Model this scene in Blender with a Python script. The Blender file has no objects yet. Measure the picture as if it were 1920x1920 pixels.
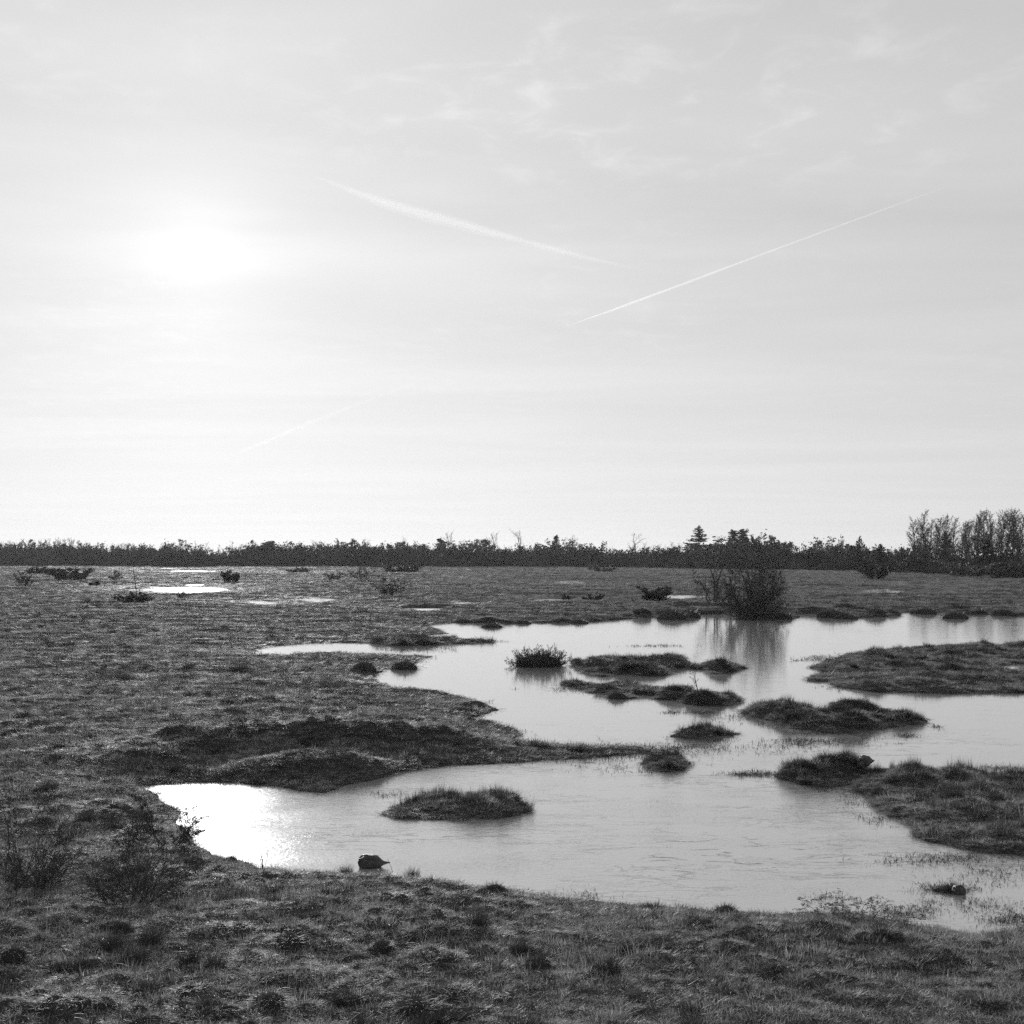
import bpy, math, random
import numpy as np
from mathutils import Vector, Matrix

# ------------------------------------------------------------------ camera, sky, sun, exposure
F = 2743.0      # focal length in photo pixels (80 mm lens on 6x6 film, 1920 px frame)
YH = 1040.0     # row of the true horizon
CX = 960.0
H = 4.0         # eye height above the water
sc = bpy.context.scene
COL = sc.collection

cam_d = bpy.data.cameras.new("camera")
cam_d.sensor_width = 36.0
cam_d.lens = 36.0 * F / 1920.0
cam_d.shift_y = (YH - 960.0) / 1920.0
cam_d.clip_start = 0.1
cam_d.clip_end = 200000.0
cam = bpy.data.objects.new("camera", cam_d)
cam.location = (0, 0, H)
cam.rotation_euler = (math.radians(90), 0, 0)
COL.objects.link(cam)
sc.camera = cam

SUN_AZ = math.atan((370 - CX) / F)                       # negative: left of the view axis
SUN_EL = math.atan((YH - 470) / math.hypot(F, 370 - CX))
SUN_DIR = Vector((math.sin(SUN_AZ) * math.cos(SUN_EL), math.cos(SUN_AZ) * math.cos(SUN_EL), math.sin(SUN_EL)))
SKY_STRENGTH = 0.08
SUN_STRENGTH = 5.0
HAZE = 0.00006

world = bpy.data.worlds.new("World")
sc.world = world
world.use_nodes = True


def nd(nt, typ, **kw):
    n = nt.nodes.new(typ)
    for k, v in kw.items():
        setattr(n, k, v)
    return n


def setin(n, **kw):
    for k, v in kw.items():
        n.inputs[k.replace("_", " ")].default_value = v


def mth(nt, op, a, b=None, c=None, clamp=False):
    n = nt.nodes.new("ShaderNodeMath")
    n.operation = op
    n.use_clamp = clamp
    for i, v in enumerate((a, b, c)):
        if v is None:
            continue
        if isinstance(v, (int, float)):
            n.inputs[i].default_value = v
        else:
            nt.links.new(v, n.inputs[i])
    return n.outputs[0]


def maprange(nt, v, a, b, c, d, smooth=False):
    n = nt.nodes.new("ShaderNodeMapRange")
    if smooth:
        n.interpolation_type = 'SMOOTHSTEP'
    nt.links.new(v, n.inputs[0])
    for i, q in enumerate((a, b, c, d)):
        n.inputs[i + 1].default_value = q
    return n.outputs[0]


def noise(nt, vec, scale, detail=4, rough=0.55, dist=0.0):
    n = nt.nodes.new("ShaderNodeTexNoise")
    n.inputs["Scale"].default_value = scale
    n.inputs["Detail"].default_value = detail
    n.inputs["Roughness"].default_value = rough
    n.inputs["Distortion"].default_value = dist
    if vec is not None:
        nt.links.new(vec, n.inputs["Vector"])
    return n.outputs["Fac"]


def mapping(nt, vec, scale=(1, 1, 1), rot=(0, 0, 0), loc=(0, 0, 0)):
    n = nt.nodes.new("ShaderNodeMapping")
    n.inputs["Scale"].default_value = scale
    n.inputs["Rotation"].default_value = rot
    n.inputs["Location"].default_value = loc
    nt.links.new(vec, n.inputs["Vector"])
    return n.outputs[0]


def build_world():
    nt = world.node_tree
    nt.nodes.clear()
    out = nd(nt, "ShaderNodeOutputWorld")
    bg = nd(nt, "ShaderNodeBackground")
    bg.inputs["Strength"].default_value = SKY_STRENGTH
    sky = nd(nt, "ShaderNodeTexSky", sky_type='NISHITA', sun_disc=False)
    sky.sun_elevation = SUN_EL
    sky.sun_rotation = SUN_AZ
    sky.air_density = 1.0
    sky.dust_density = 3.0
    sky.ozone_density = 1.0
    bw = nd(nt, "ShaderNodeRGBToBW")
    nt.links.new(sky.outputs[0], bw.inputs[0])
    tc = nd(nt, "ShaderNodeTexCoord")
    d = tc.outputs["Generated"]
    sep = nd(nt, "ShaderNodeSeparateXYZ")
    nt.links.new(d, sep.inputs[0])
    # thin veil of cirrus lit by the sun behind it: forward-scatter aureole round the sun direction
    dot = nd(nt, "ShaderNodeVectorMath", operation='DOT_PRODUCT')
    nt.links.new(d, dot.inputs[0])
    dot.inputs[1].default_value = SUN_DIR
    ang = mth(nt, 'ARCCOSINE', mth(nt, 'MINIMUM', dot.outputs["Value"], 0.99999))
    aur = mth(nt, 'ADD',
              mth(nt, 'MULTIPLY', mth(nt, 'EXPONENT', mth(nt, 'MULTIPLY', mth(nt, 'POWER', mth(nt, 'DIVIDE', ang, 0.045), 1.0), -1.0)), AUR[0]),
              mth(nt, 'MULTIPLY', mth(nt, 'EXPONENT', mth(nt, 'MULTIPLY', ang, -1.0 / 0.28)), AUR[1]))
    # cloud layer seen on a plane overhead
    zc = mth(nt, 'MAXIMUM', mth(nt, 'ADD', sep.outputs["Z"], 0.04), 0.02)
    comb = nd(nt, "ShaderNodeCombineXYZ")
    nt.links.new(mth(nt, 'DIVIDE', sep.outputs["X"], zc), comb.inputs[0])
    nt.links.new(mth(nt, 'DIVIDE', sep.outputs["Y"], zc), comb.inputs[1])
    pl = comb.outputs[0]
    wisps = noise(nt, mapping(nt, pl, (1.0, 0.8, 1), (0, 0, 0.5), (3.1, 0.4, 0)), 7.0, 7, 0.62, 0.5)
    wisps = maprange(nt, wisps, 0.46, 0.80, 0, 1, True)
    patch = noise(nt, mapping(nt, pl, (0.8, 0.5, 1), (0, 0, 0), (7.7, 2.3, 0)), 0.9, 3, 0.5)
    patch = maprange(nt, patch, 0.40, 0.60, 0, 0.6, True)
    bank = nd(nt, "ShaderNodeVectorMath", operation='DISTANCE')     # a bank of small altocumulus high in the sky
    nt.links.new(mapping(nt, pl, (0.75, 1.0, 1)), bank.inputs[0])
    bank.inputs[1].default_value = (0.25, 2.85, 0)
    patch = mth(nt, 'MAXIMUM', patch, maprange(nt, bank.outputs["Value"], 0.25, 0.85, 1, 0, True))
    veil = noise(nt, mapping(nt, pl, (0.35, 0.8, 1), (0, 0, -0.35), (1.7, 5.2, 0)), 1.1, 4, 0.55, 0.4)
    veil = maprange(nt, veil, 0.3, 0.75, 0, 1, True)
    cl = mth(nt, 'ADD', mth(nt, 'MULTIPLY', mth(nt, 'MULTIPLY', wisps, patch), 0.17), mth(nt, 'MULTIPLY', veil, 0.14))
    cl = mth(nt, 'MULTIPLY', cl, maprange(nt, sep.outputs["Z"], 0.0, 0.28, 0.25, 1, True))
    # film-like response of the hazy, veiled sky: compressed Nishita, paler towards the horizon where the veil is seen edge-on
    base = mth(nt, 'MULTIPLY', mth(nt, 'POWER', mth(nt, 'MAXIMUM', bw.outputs[0], 0.05), 0.12), VEIL[0])
    up = mth(nt, 'MAXIMUM', sep.outputs["Z"], 0.0)
    base = mth(nt, 'MULTIPLY', base, mth(nt, 'ADD', mth(nt, 'MULTIPLY', mth(nt, 'EXPONENT', mth(nt, 'MULTIPLY', up, -1.0 / 0.12)), VEIL[1]), 1.0))
    base = mth(nt, 'ADD', base, aur)
    tot = mth(nt, 'MULTIPLY', base, mth(nt, 'ADD', cl, 1.0))
    nt.links.new(tot, bg.inputs["Color"])
    nt.links.new(bg.outputs[0], out.inputs[0])


AUR = (2.5, 1.2)
VEIL = (5.25, 0.38)
build_world()

sun_d = bpy.data.lights.new("sun", 'SUN')
sun_d.energy = SUN_STRENGTH
sun_d.angle = math.radians(0.53)
sun_d.color = (1.0, 1.0, 1.0)      # black-and-white film: neutral light
sun = bpy.data.objects.new("sun", sun_d)
sun.rotation_euler = SUN_DIR.to_track_quat('Z', 'Y').to_euler()
sun.location = (0, 0, 60)
COL.objects.link(sun)

vs = sc.view_settings
vs.view_transform = 'Standard'
vs.look = 'None'
vs.gamma = 1.0
vs.use_curve_mapping = False
vs.exposure = 0.0
cy = sc.cycles
cy.max_bounces = 4
cy.diffuse_bounces = 2
cy.glossy_bounces = 2
cy.transmission_bounces = 3
cy.use_adaptive_sampling = True
cy.adaptive_threshold = 0.01
cy.transparent_max_bounces = 8
cy.volume_bounces = 0
cy.sample_clamp_indirect = 3.0
cy.sample_clamp_direct = 2.2
cy.use_denoising = False

# ------------------------------------------------------------------ helpers
rng = np.random.default_rng(7)


def W(px, py, z=0.0):
    """Photo pixel -> point of the plain (height z)."""
    d = F * (H - z) / (py - YH)
    return ((px - CX) / F * d, d)


def Wp(pts):
    return np.array([W(*p) for p in pts])


def _grad(ix, iy, seed):
    h = (ix.astype(np.int64) * 374761393 + iy.astype(np.int64) * 668265263 + seed * 974634777) & 0xFFFFFFFF
    h = ((h ^ (h >> 13)) * 1274126177) & 0xFFFFFFFF
    h = h ^ (h >> 16)
    a = h.astype(np.float64) * (2 * math.pi / 4294967296.0)
    return np.cos(a), np.sin(a)


def perlin(x, y, seed=0):
    x = np.asarray(x, float); y = np.asarray(y, float)
    ix = np.floor(x); iy = np.floor(y)
    fx = x - ix; fy = y - iy
    u = fx * fx * fx * (fx * (fx * 6 - 15) + 10)
    v = fy * fy * fy * (fy * (fy * 6 - 15) + 10)
    r = 0
    for ox in (0, 1):
        for oy in (0, 1):
            gx, gy = _grad(ix + ox, iy + oy, seed)
            w = (u if ox else 1 - u) * (v if oy else 1 - v)
            r = r + w * (gx * (fx - ox) + gy * (fy - oy))
    return r * 1.4


def poly_sd(x, y, poly):
    """Signed distance to a polygon, positive outside."""
    d2 = np.full(x.shape, 1e18)
    inside = np.zeros(x.shape, bool)
    n = len(poly)
    for i in range(n):
        ax, ay = poly[i]; bx, by = poly[(i + 1) % n]
        ex, ey = bx - ax, by - ay
        wx, wy = x - ax, y - ay
        t = np.clip((wx * ex + wy * ey) / (ex * ex + ey * ey + 1e-12), 0, 1)
        dx = wx - t * ex; dy = wy - t * ey
        np.minimum(d2, dx * dx + dy * dy, out=d2)
        if ay != by:
            c = (ay > y) != (by > y)
            inside ^= c & (x < ex * (y - ay) / (by - ay) + ax)
    d = np.sqrt(d2)
    return np.where(inside, -d, d)


def tag(o, label=None, cat=None, group=None, kind=None):
    if label: o["label"] = label
    if cat: o["category"] = cat
    if group: o["group"] = group
    if kind: o["kind"] = kind
    return o


def mesh_from(name, verts, faces, smooth=False):
    me = bpy.data.meshes.new(name)
    verts = np.asarray(verts, np.float32)
    if isinstance(faces, np.ndarray):
        k = faces.shape[1]
        me.vertices.add(len(verts)); me.vertices.foreach_set("co", verts.ravel())
        me.loops.add(faces.size); me.loops.foreach_set("vertex_index", faces.ravel().astype(np.int32))
        me.polygons.add(len(faces))
        me.polygons.foreach_set("loop_start", np.arange(0, faces.size, k, dtype=np.int32))
        me.update(calc_edges=True)
    else:
        me.from_pydata(verts.tolist(), [], faces)
        me.update()
    if smooth:
        me.polygons.foreach_set("use_smooth", np.ones(len(me.polygons), bool))
    return me


def obj(name, me, mat=None, parent=None, loc=None):
    o = bpy.data.objects.new(name, me)
    if mat is not None and me is not None and len(me.materials) == 0:
        me.materials.append(mat)
    COL.objects.link(o)
    if parent: o.parent = parent
    if loc is not None: o.location = loc
    return o


# ------------------------------------------------------------------ materials (all neutral: the place as black-and-white film saw it)
def g3(v):
    return (v, v, v, 1)


def new_mat(name):
    m = bpy.data.materials.new(name)
    m.use_nodes = True
    m.node_tree.nodes.clear()
    return m, m.node_tree


def grey(nt, val):
    c = nd(nt, "ShaderNodeCombineColor")
    for i in range(3):
        nt.links.new(val, c.inputs[i])
    return c.outputs[0]


def mat_ground():
    m, nt = new_mat("ground_turf")
    out = nd(nt, "ShaderNodeOutputMaterial")
    p = nd(nt, "ShaderNodeBsdfPrincipled")
    geo = nd(nt, "ShaderNodeNewGeometry").outputs["Position"]
    n1 = noise(nt, geo, 0.35, 5, 0.6)
    n2 = noise(nt, geo, 5.0, 6, 0.65)
    n3 = noise(nt, mapping(nt, geo, (0.25, 1, 1)), 0.6, 4, 0.6)
    v = mth(nt, 'ADD', mth(nt, 'MULTIPLY', maprange(nt, n2, 0.3, 0.7, 0, 1), 0.04),
            mth(nt, 'MULTIPLY', maprange(nt, mth(nt, 'MULTIPLY', mth(nt, 'ADD', n1, n3), 0.5), 0.35, 0.65, 0, 1), 0.03))
    v = mth(nt, 'ADD', v, 0.02)
    nt.links.new(grey(nt, v), p.inputs["Base Color"])
    p.inputs["Roughness"].default_value = 0.8
    p.inputs["Specular IOR Level"].default_value = 0.0
    b = nd(nt, "ShaderNodeBump")
    b.inputs["Strength"].default_value = 0.9
    b.inputs["Distance"].default_value = 0.05
    nt.links.new(mth(nt, 'ADD', noise(nt, geo, 9.0, 5, 0.7), noise(nt, geo, 40.0, 3, 0.6)), b.inputs["Height"])
    nt.links.new(b.outputs[0], p.inputs["Normal"])
    nt.links.new(p.outputs[0], out.inputs[0])
    return m


def mat_blade(name, lo, hi, trans, rough=0.45, spec=0.4, glint_share=0.0):
    m, nt = new_mat(name)
    out = nd(nt, "ShaderNodeOutputMaterial")
    p = nd(nt, "ShaderNodeBsdfPrincipled")
    t = nd(nt, "ShaderNodeBsdfTranslucent")
    mix = nd(nt, "ShaderNodeMixShader")
    mix.inputs[0].default_value = trans
    oi = nd(nt, "ShaderNodeObjectInfo")
    geo = nd(nt, "ShaderNodeNewGeometry")
    n = noise(nt, geo.outputs["Position"], 0.7, 4, 0.6)
    r = mth(nt, 'ADD', mth(nt, 'MULTIPLY', oi.outputs["Random"], 0.5),
            mth(nt, 'ADD', mth(nt, 'MULTIPLY', geo.outputs["Random Per Island"], 0.25),
                mth(nt, 'MULTIPLY', maprange(nt, n, 0.3, 0.7, 0, 1), 0.25)))
    v = maprange(nt, r, 0.15, 0.9, lo, hi)
    if glint_share:      # glints painted into the colour: a share of blades made paler
        v = mth(nt, 'ADD', v, mth(nt, 'MULTIPLY', mth(nt, 'GREATER_THAN', geo.outputs["Random Per Island"], 1.0 - glint_share), 0.32))
    c = grey(nt, v)
    nt.links.new(c, p.inputs["Base Color"])
    nt.links.new(c, t.inputs["Color"])
    p.inputs["Roughness"].default_value = rough
    p.inputs["Specular IOR Level"].default_value = spec
    nt.links.new(p.outputs[0], mix.inputs[1])
    nt.links.new(t.outputs[0], mix.inputs[2])
    nt.links.new(mix.outputs[0], out.inputs[0])
    return m


def mat_wood(name, lo, hi, rough=0.8, spec=0.25):
    m, nt = new_mat(name)
    out = nd(nt, "ShaderNodeOutputMaterial")
    p = nd(nt, "ShaderNodeBsdfPrincipled")
    tc = nd(nt, "ShaderNodeTexCoord").outputs["Object"]
    geo = nd(nt, "ShaderNodeNewGeometry")
    n = noise(nt, mapping(nt, tc, (1, 1, 0.3)), 6.0, 5, 0.65)
    v = mth(nt, 'ADD', mth(nt, 'MULTIPLY', maprange(nt, n, 0.3, 0.7, 0, 1), 0.6), mth(nt, 'MULTIPLY', geo.outputs["Random Per Island"], 0.4))
    nt.links.new(grey(nt, maprange(nt, v, 0, 1, lo, hi)), p.inputs["Base Color"])
    p.inputs["Roughness"].default_value = rough
    p.inputs["Specular IOR Level"].default_value = spec
    nt.links.new(p.outputs[0], out.inputs[0])
    return m


def mat_rock(name, lo, hi, rough):
    m, nt = new_mat(name)
    out = nd(nt, "ShaderNodeOutputMaterial")
    p = nd(nt, "ShaderNodeBsdfPrincipled")
    tc = nd(nt, "ShaderNodeTexCoord").outputs["Object"]
    n = noise(nt, tc, 9.0, 6, 0.65)
    nt.links.new(grey(nt, maprange(nt, n, 0.3, 0.7, lo, hi)), p.inputs["Base Color"])
    p.inputs["Roughness"].default_value = rough
    b = nd(nt, "ShaderNodeBump")
    b.inputs["Strength"].default_value = 0.6
    b.inputs["Distance"].default_value = 0.02
    nt.links.new(noise(nt, tc, 30.0, 5, 0.7), b.inputs["Height"])
    nt.links.new(b.outputs[0], p.inputs["Normal"])
    nt.links.new(p.outputs[0], out.inputs[0])
    return m


def mat_water():
    """Still pond water with a thin skin of ice and small ripples."""
    m, nt = new_mat("pond_water")
    out = nd(nt, "ShaderNodeOutputMaterial")
    p = nd(nt, "ShaderNodeBsdfPrincipled")
    geo = nd(nt, "ShaderNodeNewGeometry").outputs["Position"]
    p.inputs["Base Color"].default_value = g3(0.30)      # thin grey ice over dark water
    p.inputs["IOR"].default_value = 1.45
    # fine ripples, longer across the wind; the near bay is roughened by broken ice
    r1 = noise(nt, mapping(nt, geo, (0.4, 1.0, 1), (0, 0, 0.15)), 6.0, 3, 0.6, 0.4)
    r2 = noise(nt, mapping(nt, geo, (0.7, 1.0, 1), (0, 0, -0.2)), 15.0, 3, 0.62)
    sp = nd(nt, "ShaderNodeSeparateXYZ")
    nt.links.new(geo, sp.inputs[0])
    bay = mth(nt, 'MULTIPLY', maprange(nt, sp.outputs["Y"], 19.0, 36.0, 1.0, 0.10, True), maprange(nt, noise(nt, geo, 0.5, 4, 0.6), 0.35, 0.65, 0.5, 1.2, True))
    # roughness: slightly uneven ice skin
    rn = noise(nt, geo, 0.8, 4, 0.6)
    nt.links.new(mth(nt, 'ADD', maprange(nt, rn, 0.3, 0.7, 0.05, 0.09), mth(nt, 'MULTIPLY', bay, 0.03)), p.inputs["Roughness"])
    # crinkled rafted ice in patches
    vor = nd(nt, "ShaderNodeTexVoronoi", feature='DISTANCE_TO_EDGE')
    vor.inputs["Scale"].default_value = 1.4
    warp = nd(nt, "ShaderNodeVectorMath", operation='ADD')
    ncol = nd(nt, "ShaderNodeTexNoise")
    ncol.inputs["Scale"].default_value = 1.1
    ncol.inputs["Detail"].default_value = 4
    nt.links.new(geo, ncol.inputs["Vector"])
    nt.links.new(mapping(nt, geo, (0.45, 1.1, 1), (0, 0, 0.1)), warp.inputs[0])
    nt.links.new(ncol.outputs["Color"], warp.inputs[1])
    nt.links.new(warp.outputs[0], vor.inputs["Vector"])
    ridge = maprange(nt, vor.outputs["Distance"], 0.0, 0.05, 1, 0, True)
    gap = noise(nt, geo, 1.7, 3, 0.5)
    ridge = mth(nt, 'MULTIPLY', ridge, maprange(nt, gap, 0.46, 0.60, 0, 1, True))
    raft = nd(nt, "ShaderNodeVectorMath", operation='DISTANCE')      # where the ice sheets ride over each other
    nt.links.new(mapping(nt, geo, (0.42, 0.7, 0)), raft.inputs[0])
    raft.inputs[1].default_value = (2.9 * 0.42, 19.2 * 0.7, 0)
    ridge = mth(nt, 'MULTIPLY', ridge, maprange(nt, raft.outputs["Value"], 0.5, 1.5, 1.0, 0.08, True))
    cn = noise(nt, mapping(nt, geo, (0.45, 1.0, 1), (0, 0, 0.12)), 2.6, 5, 0.6, 0.8)
    crk = mth(nt, 'POWER', mth(nt, 'SUBTRACT', 1.0, mth(nt, 'ABSOLUTE', mth(nt, 'MULTIPLY', mth(nt, 'SUBTRACT', cn, 0.5), 4.0)), None, True), 14.0)
    crk = mth(nt, 'MULTIPLY', crk, maprange(nt, sp.outputs["Y"], 18.0, 40.0, 1.0, 0.1, True))
    crk = mth(nt, 'MULTIPLY', crk, maprange(nt, noise(nt, mapping(nt, geo, (0.6, 1, 1)), 0.45, 4, 0.6), 0.42, 0.62, 0.12, 1.0, True))
    h_rip = mth(nt, 'MULTIPLY', mth(nt, 'MULTIPLY', r1, maprange(nt, sp.outputs["Y"], 20.0, 60.0, 1.0, 0.10, True)), 0.0022)
    h_fine = mth(nt, 'MULTIPLY', mth(nt, 'MULTIPLY', r2, bay), 0.0062)
    hgt = mth(nt, 'ADD', mth(nt, 'ADD', h_rip, h_fine), mth(nt, 'ADD', mth(nt, 'MULTIPLY', ridge, 0.007), mth(nt, 'MULTIPLY', crk, 0.002)))
    b = nd(nt, "ShaderNodeBump")
    b.inputs["Strength"].default_value = 1.0
    b.inputs["Distance"].default_value = 1.0
    nt.links.new(hgt, b.inputs["Height"])
    nt.links.new(b.outputs[0], p.inputs["Normal"])
    gl = nd(nt, "ShaderNodeBsdfGlossy")           # glassy skin of ice on top
    gl.inputs["Color"].default_value = g3(0.92)
    nt.links.new(b.outputs[0], gl.inputs["Normal"])
    nt.links.new(p.inputs["Roughness"].links[0].from_socket, gl.inputs["Roughness"])
    mx = nd(nt, "ShaderNodeMixShader")
    mx.inputs[0].default_value = 0.30
    nt.links.new(p.outputs[0], mx.inputs[1])
    nt.links.new(gl.outputs[0], mx.inputs[2])
    nt.links.new(mx.outputs[0], out.inputs[0])
    return m


def mat_volume(name, density, aniso, color=0.95):
    m, nt = new_mat(name)
    out = nd(nt, "ShaderNodeOutputMaterial")
    v = nd(nt, "ShaderNodeVolumePrincipled")
    v.inputs["Color"].default_value = g3(color)
    v.inputs["Density"].default_value = density
    v.inputs["Anisotropy"].default_value = aniso
    nt.links.new(v.outputs[0], out.inputs["Volume"])
    return m


M_GROUND = mat_ground()
M_GRASS = mat_blade("short_grass", 0.05, 0.47, 0.25, 0.6, 0.15, 0.12)
M_RUSH = mat_blade("dark_rush", 0.025, 0.10, 0.18, 0.6, 0.15)
M_STRAW = mat_blade("dry_straw", 0.3, 0.5, 0.2, 0.6, 0.2)
M_SEDGE = mat_blade("water_sedge", 0.02, 0.10, 0.15, 0.7, 0.08)
M_STEM = mat_wood("bush_stems", 0.03, 0.07)
M_TWIG = mat_wood("bush_twigs", 0.03, 0.075)
M_BARK = mat_wood("tree_bark", 0.03, 0.09)
M_CROWN = mat_blade("far_foliage", 0.012, 0.07, 0.12, 0.7, 0.1)
M_NEEDLE = mat_blade("conifer_needles", 0.02, 0.045, 0.1, 0.6, 0.2)
M_ROCK = mat_rock("wet_dark_rock", 0.01, 0.06, 0.6)
M_STONE = mat_rock("mud_stone", 0.04, 0.12, 0.6)
M_WATER = mat_water()

# ------------------------------------------------------------------ the shape of the land
MAIN = [  # water edge of the big pond: bay at the near left, far banks, then the near shore back
    (262, 1477), (300, 1471), (330, 1469), (380, 1467), (450, 1467), (520, 1474), (565, 1484), (605, 1486), (650, 1472), (700, 1462),
    (760, 1446), (850, 1436), (940, 1432), (1000, 1428), (1080, 1422), (1150, 1417), (1225, 1411), (1200, 1401), (1100, 1399),
    (1020, 1396), (962, 1388), (968, 1372), (955, 1363), (920, 1356), (880, 1348), (905, 1340), (937, 1331), (905, 1318),
    (850, 1303), (795, 1299), (750, 1293), (720, 1284), (700, 1268), (714, 1262), (725, 1256), (770, 1252), (785, 1235),
    (800, 1231), (745, 1229), (690, 1227), (640, 1223), (590, 1223), (540, 1230), (474, 1227), (510, 1213), (580, 1207), (640, 1205),
    (680, 1206), (690, 1199), (730, 1195), (800, 1191), (862, 1188), (820, 1180), (795, 1175), (830, 1170), (870, 1166),
    (930, 1169), (1000, 1168), (1070, 1167), (1100, 1164), (1180, 1160), (1240, 1154), (1300, 1152), (1365, 1151), (1385, 1161),
    (1440, 1163), (1492, 1160), (1502, 1151), (1530, 1150), (1560, 1158), (1610, 1158), (1690, 1155), (1702, 1148), (1735, 1150),
    (1752, 1147), (1790, 1153), (1850, 1151), (1880, 1156), (1960, 1154), (2150, 1160), (2500, 1190), (2600, 1300), (2500, 1500),
    (2300, 1650), (2100, 1720), (1990, 1730), (1920, 1738), (1870, 1748), (1830, 1756), (1790, 1750), (1750, 1740), (1700, 1728), (1640, 1716),
    (1590, 1710), (1520, 1712), (1440, 1716), (1330, 1710), (1240, 1700), (1180, 1695), (1120, 1690), (1060, 1687), (1000, 1680),
    (960, 1672), (900, 1664), (830, 1658), (760, 1648), (700, 1640), (620, 1637), (540, 1633), (480, 1625), (420, 1608), (370, 1580),
    (338, 1552), (325, 1525), (308, 1500), (290, 1486)]
POOLS = [  # (left, right, top, bottom) of the shallow pools in the plain
    (234, 432, 1099.5, 1113), (198, 246, 1096.5, 1102), (350, 380, 1094, 1100), (288, 332, 1064.3, 1067), (320, 408, 1069.5, 1073.5),
    (558, 630, 1118, 1130), (460, 524, 1126, 1134), (735, 872, 1133, 1146), (845, 888, 1127, 1133), (1040, 1100, 1088.5, 1096),
    (1005, 1050, 1121, 1128), (1240, 1325, 1114, 1124), (1618, 1692, 1103, 1114), (1680, 1745, 1087.5, 1098), (585, 625, 1070, 1075)]
BUMPS = [  # banks and headlands: (px, py, rx, ry, height)
    (620, 1452, 1.6, 0.6, 0.30), (690, 1406, 2.0, 0.9, 0.46), (430, 1412, 1.9, 1.1, 0.40), (540, 1432, 2.2, 0.9, 0.10), (262, 1436, 0.8, 0.9, 0.28),
    (850, 1404, 0.6, 0.45, 0.14), (800, 1302, 1.6, 0.8, 0.15), (905, 1324, 0.5, 0.4, 0.18), (925, 1360, 0.8, 0.5, 0.12),
    (560, 1290, 3.0, 1.2, 0.10), (680, 1240, 3.0, 1.5, 0.02), (250, 1260, 5.0, 1.5, 0.15), (1300, 1144, 3.5, 2.0, 0.35), (1190, 1150, 4.0, 2.0, 0.25),
    (1430, 1150, 5.0, 2.5, 0.30)]


def pool_poly(b, seed):
    x0, x1, y0, y1 = b
    r = random.Random(seed)
    pts = []
    for k in range(22):
        a = 2 * math.pi * k / 22
        f = 0.5 + 0.6 * r.random()
        px = (x0 + x1) / 2 + math.copysign(abs(math.cos(a)) ** 0.8, math.cos(a)) * (x1 - x0) / 2 * (f if abs(math.sin(a)) > .3 else 1)
        py = (y0 + y1) / 2 + math.sin(a) * (y1 - y0) / 2 * f * (1.35 if math.sin(a) > 0 else 1.0)
        pts.append((px, py))
    return Wp(pts)


MAIN_W = Wp(MAIN)
POOL_W = [pool_poly(b, 50 + i) for i, b in enumerate(POOLS)]
BUMP_W = [(*W(px, py), rx, ry, h) for px, py, rx, ry, h in BUMPS]


def shore_noise(x, y, d):
    return (perlin(x / 0.9, y / 1.3, 11) * 0.13 + perlin(x / 0.3, y / 0.4, 12) * 0.05
            + perlin(x / 4.0, y / 6.0, 13) * np.clip((d - 30) / 60, 0, 1) * 0.9)


def land_sd(x, y):
    d = np.hypot(x, y)
    s = poly_sd(x, y, MAIN_W)
    for p in POOL_W:
        lo = p.min(0) - 25; hi = p.max(0) + 25
        k = (x > lo[0]) & (x < hi[0]) & (y > lo[1]) & (y < hi[1])
        if k.any():
            s[k] = np.minimum(s[k], poly_sd(x[k], y[k], p))
    return s + shore_noise(x, y, d)


def hummock(x, y, d):
    near = np.clip((70 - d) / 45, 0, 1)
    far = 1 - near
    a = np.abs(perlin(x / 0.55, y / 0.5, 21)) * 0.12 * near
    b = np.abs(perlin(x / 0.22, y / 0.2, 22)) * 0.06 * np.clip((40 - d) / 20, 0, 1)
    c = perlin(x / 2.2, y / 1.6, 23) * (0.04 * near + 0.05 * far)
    e = np.abs(perlin(x / 3.5, y / 2.5, 24)) * 0.16 * far
    f = np.abs(perlin(x / 9.0, y / 5.0, 25)) * 0.16 * np.clip((d - 60) / 60, 0, 1)
    f = f + (np.abs(perlin(x / 17.0, y / 4.5, 29)) * 0.22 + perlin(x / 40.0, y / 9.0, 30) * 0.12) * np.clip((d - 50) / 60, 0, 1)
    m = np.clip(perlin(x / 3.1, y / 2.6, 26) * 1.4 + 0.75, 0.25, 1.4)
    return (a + b) * m + c + (e + f)


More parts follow.
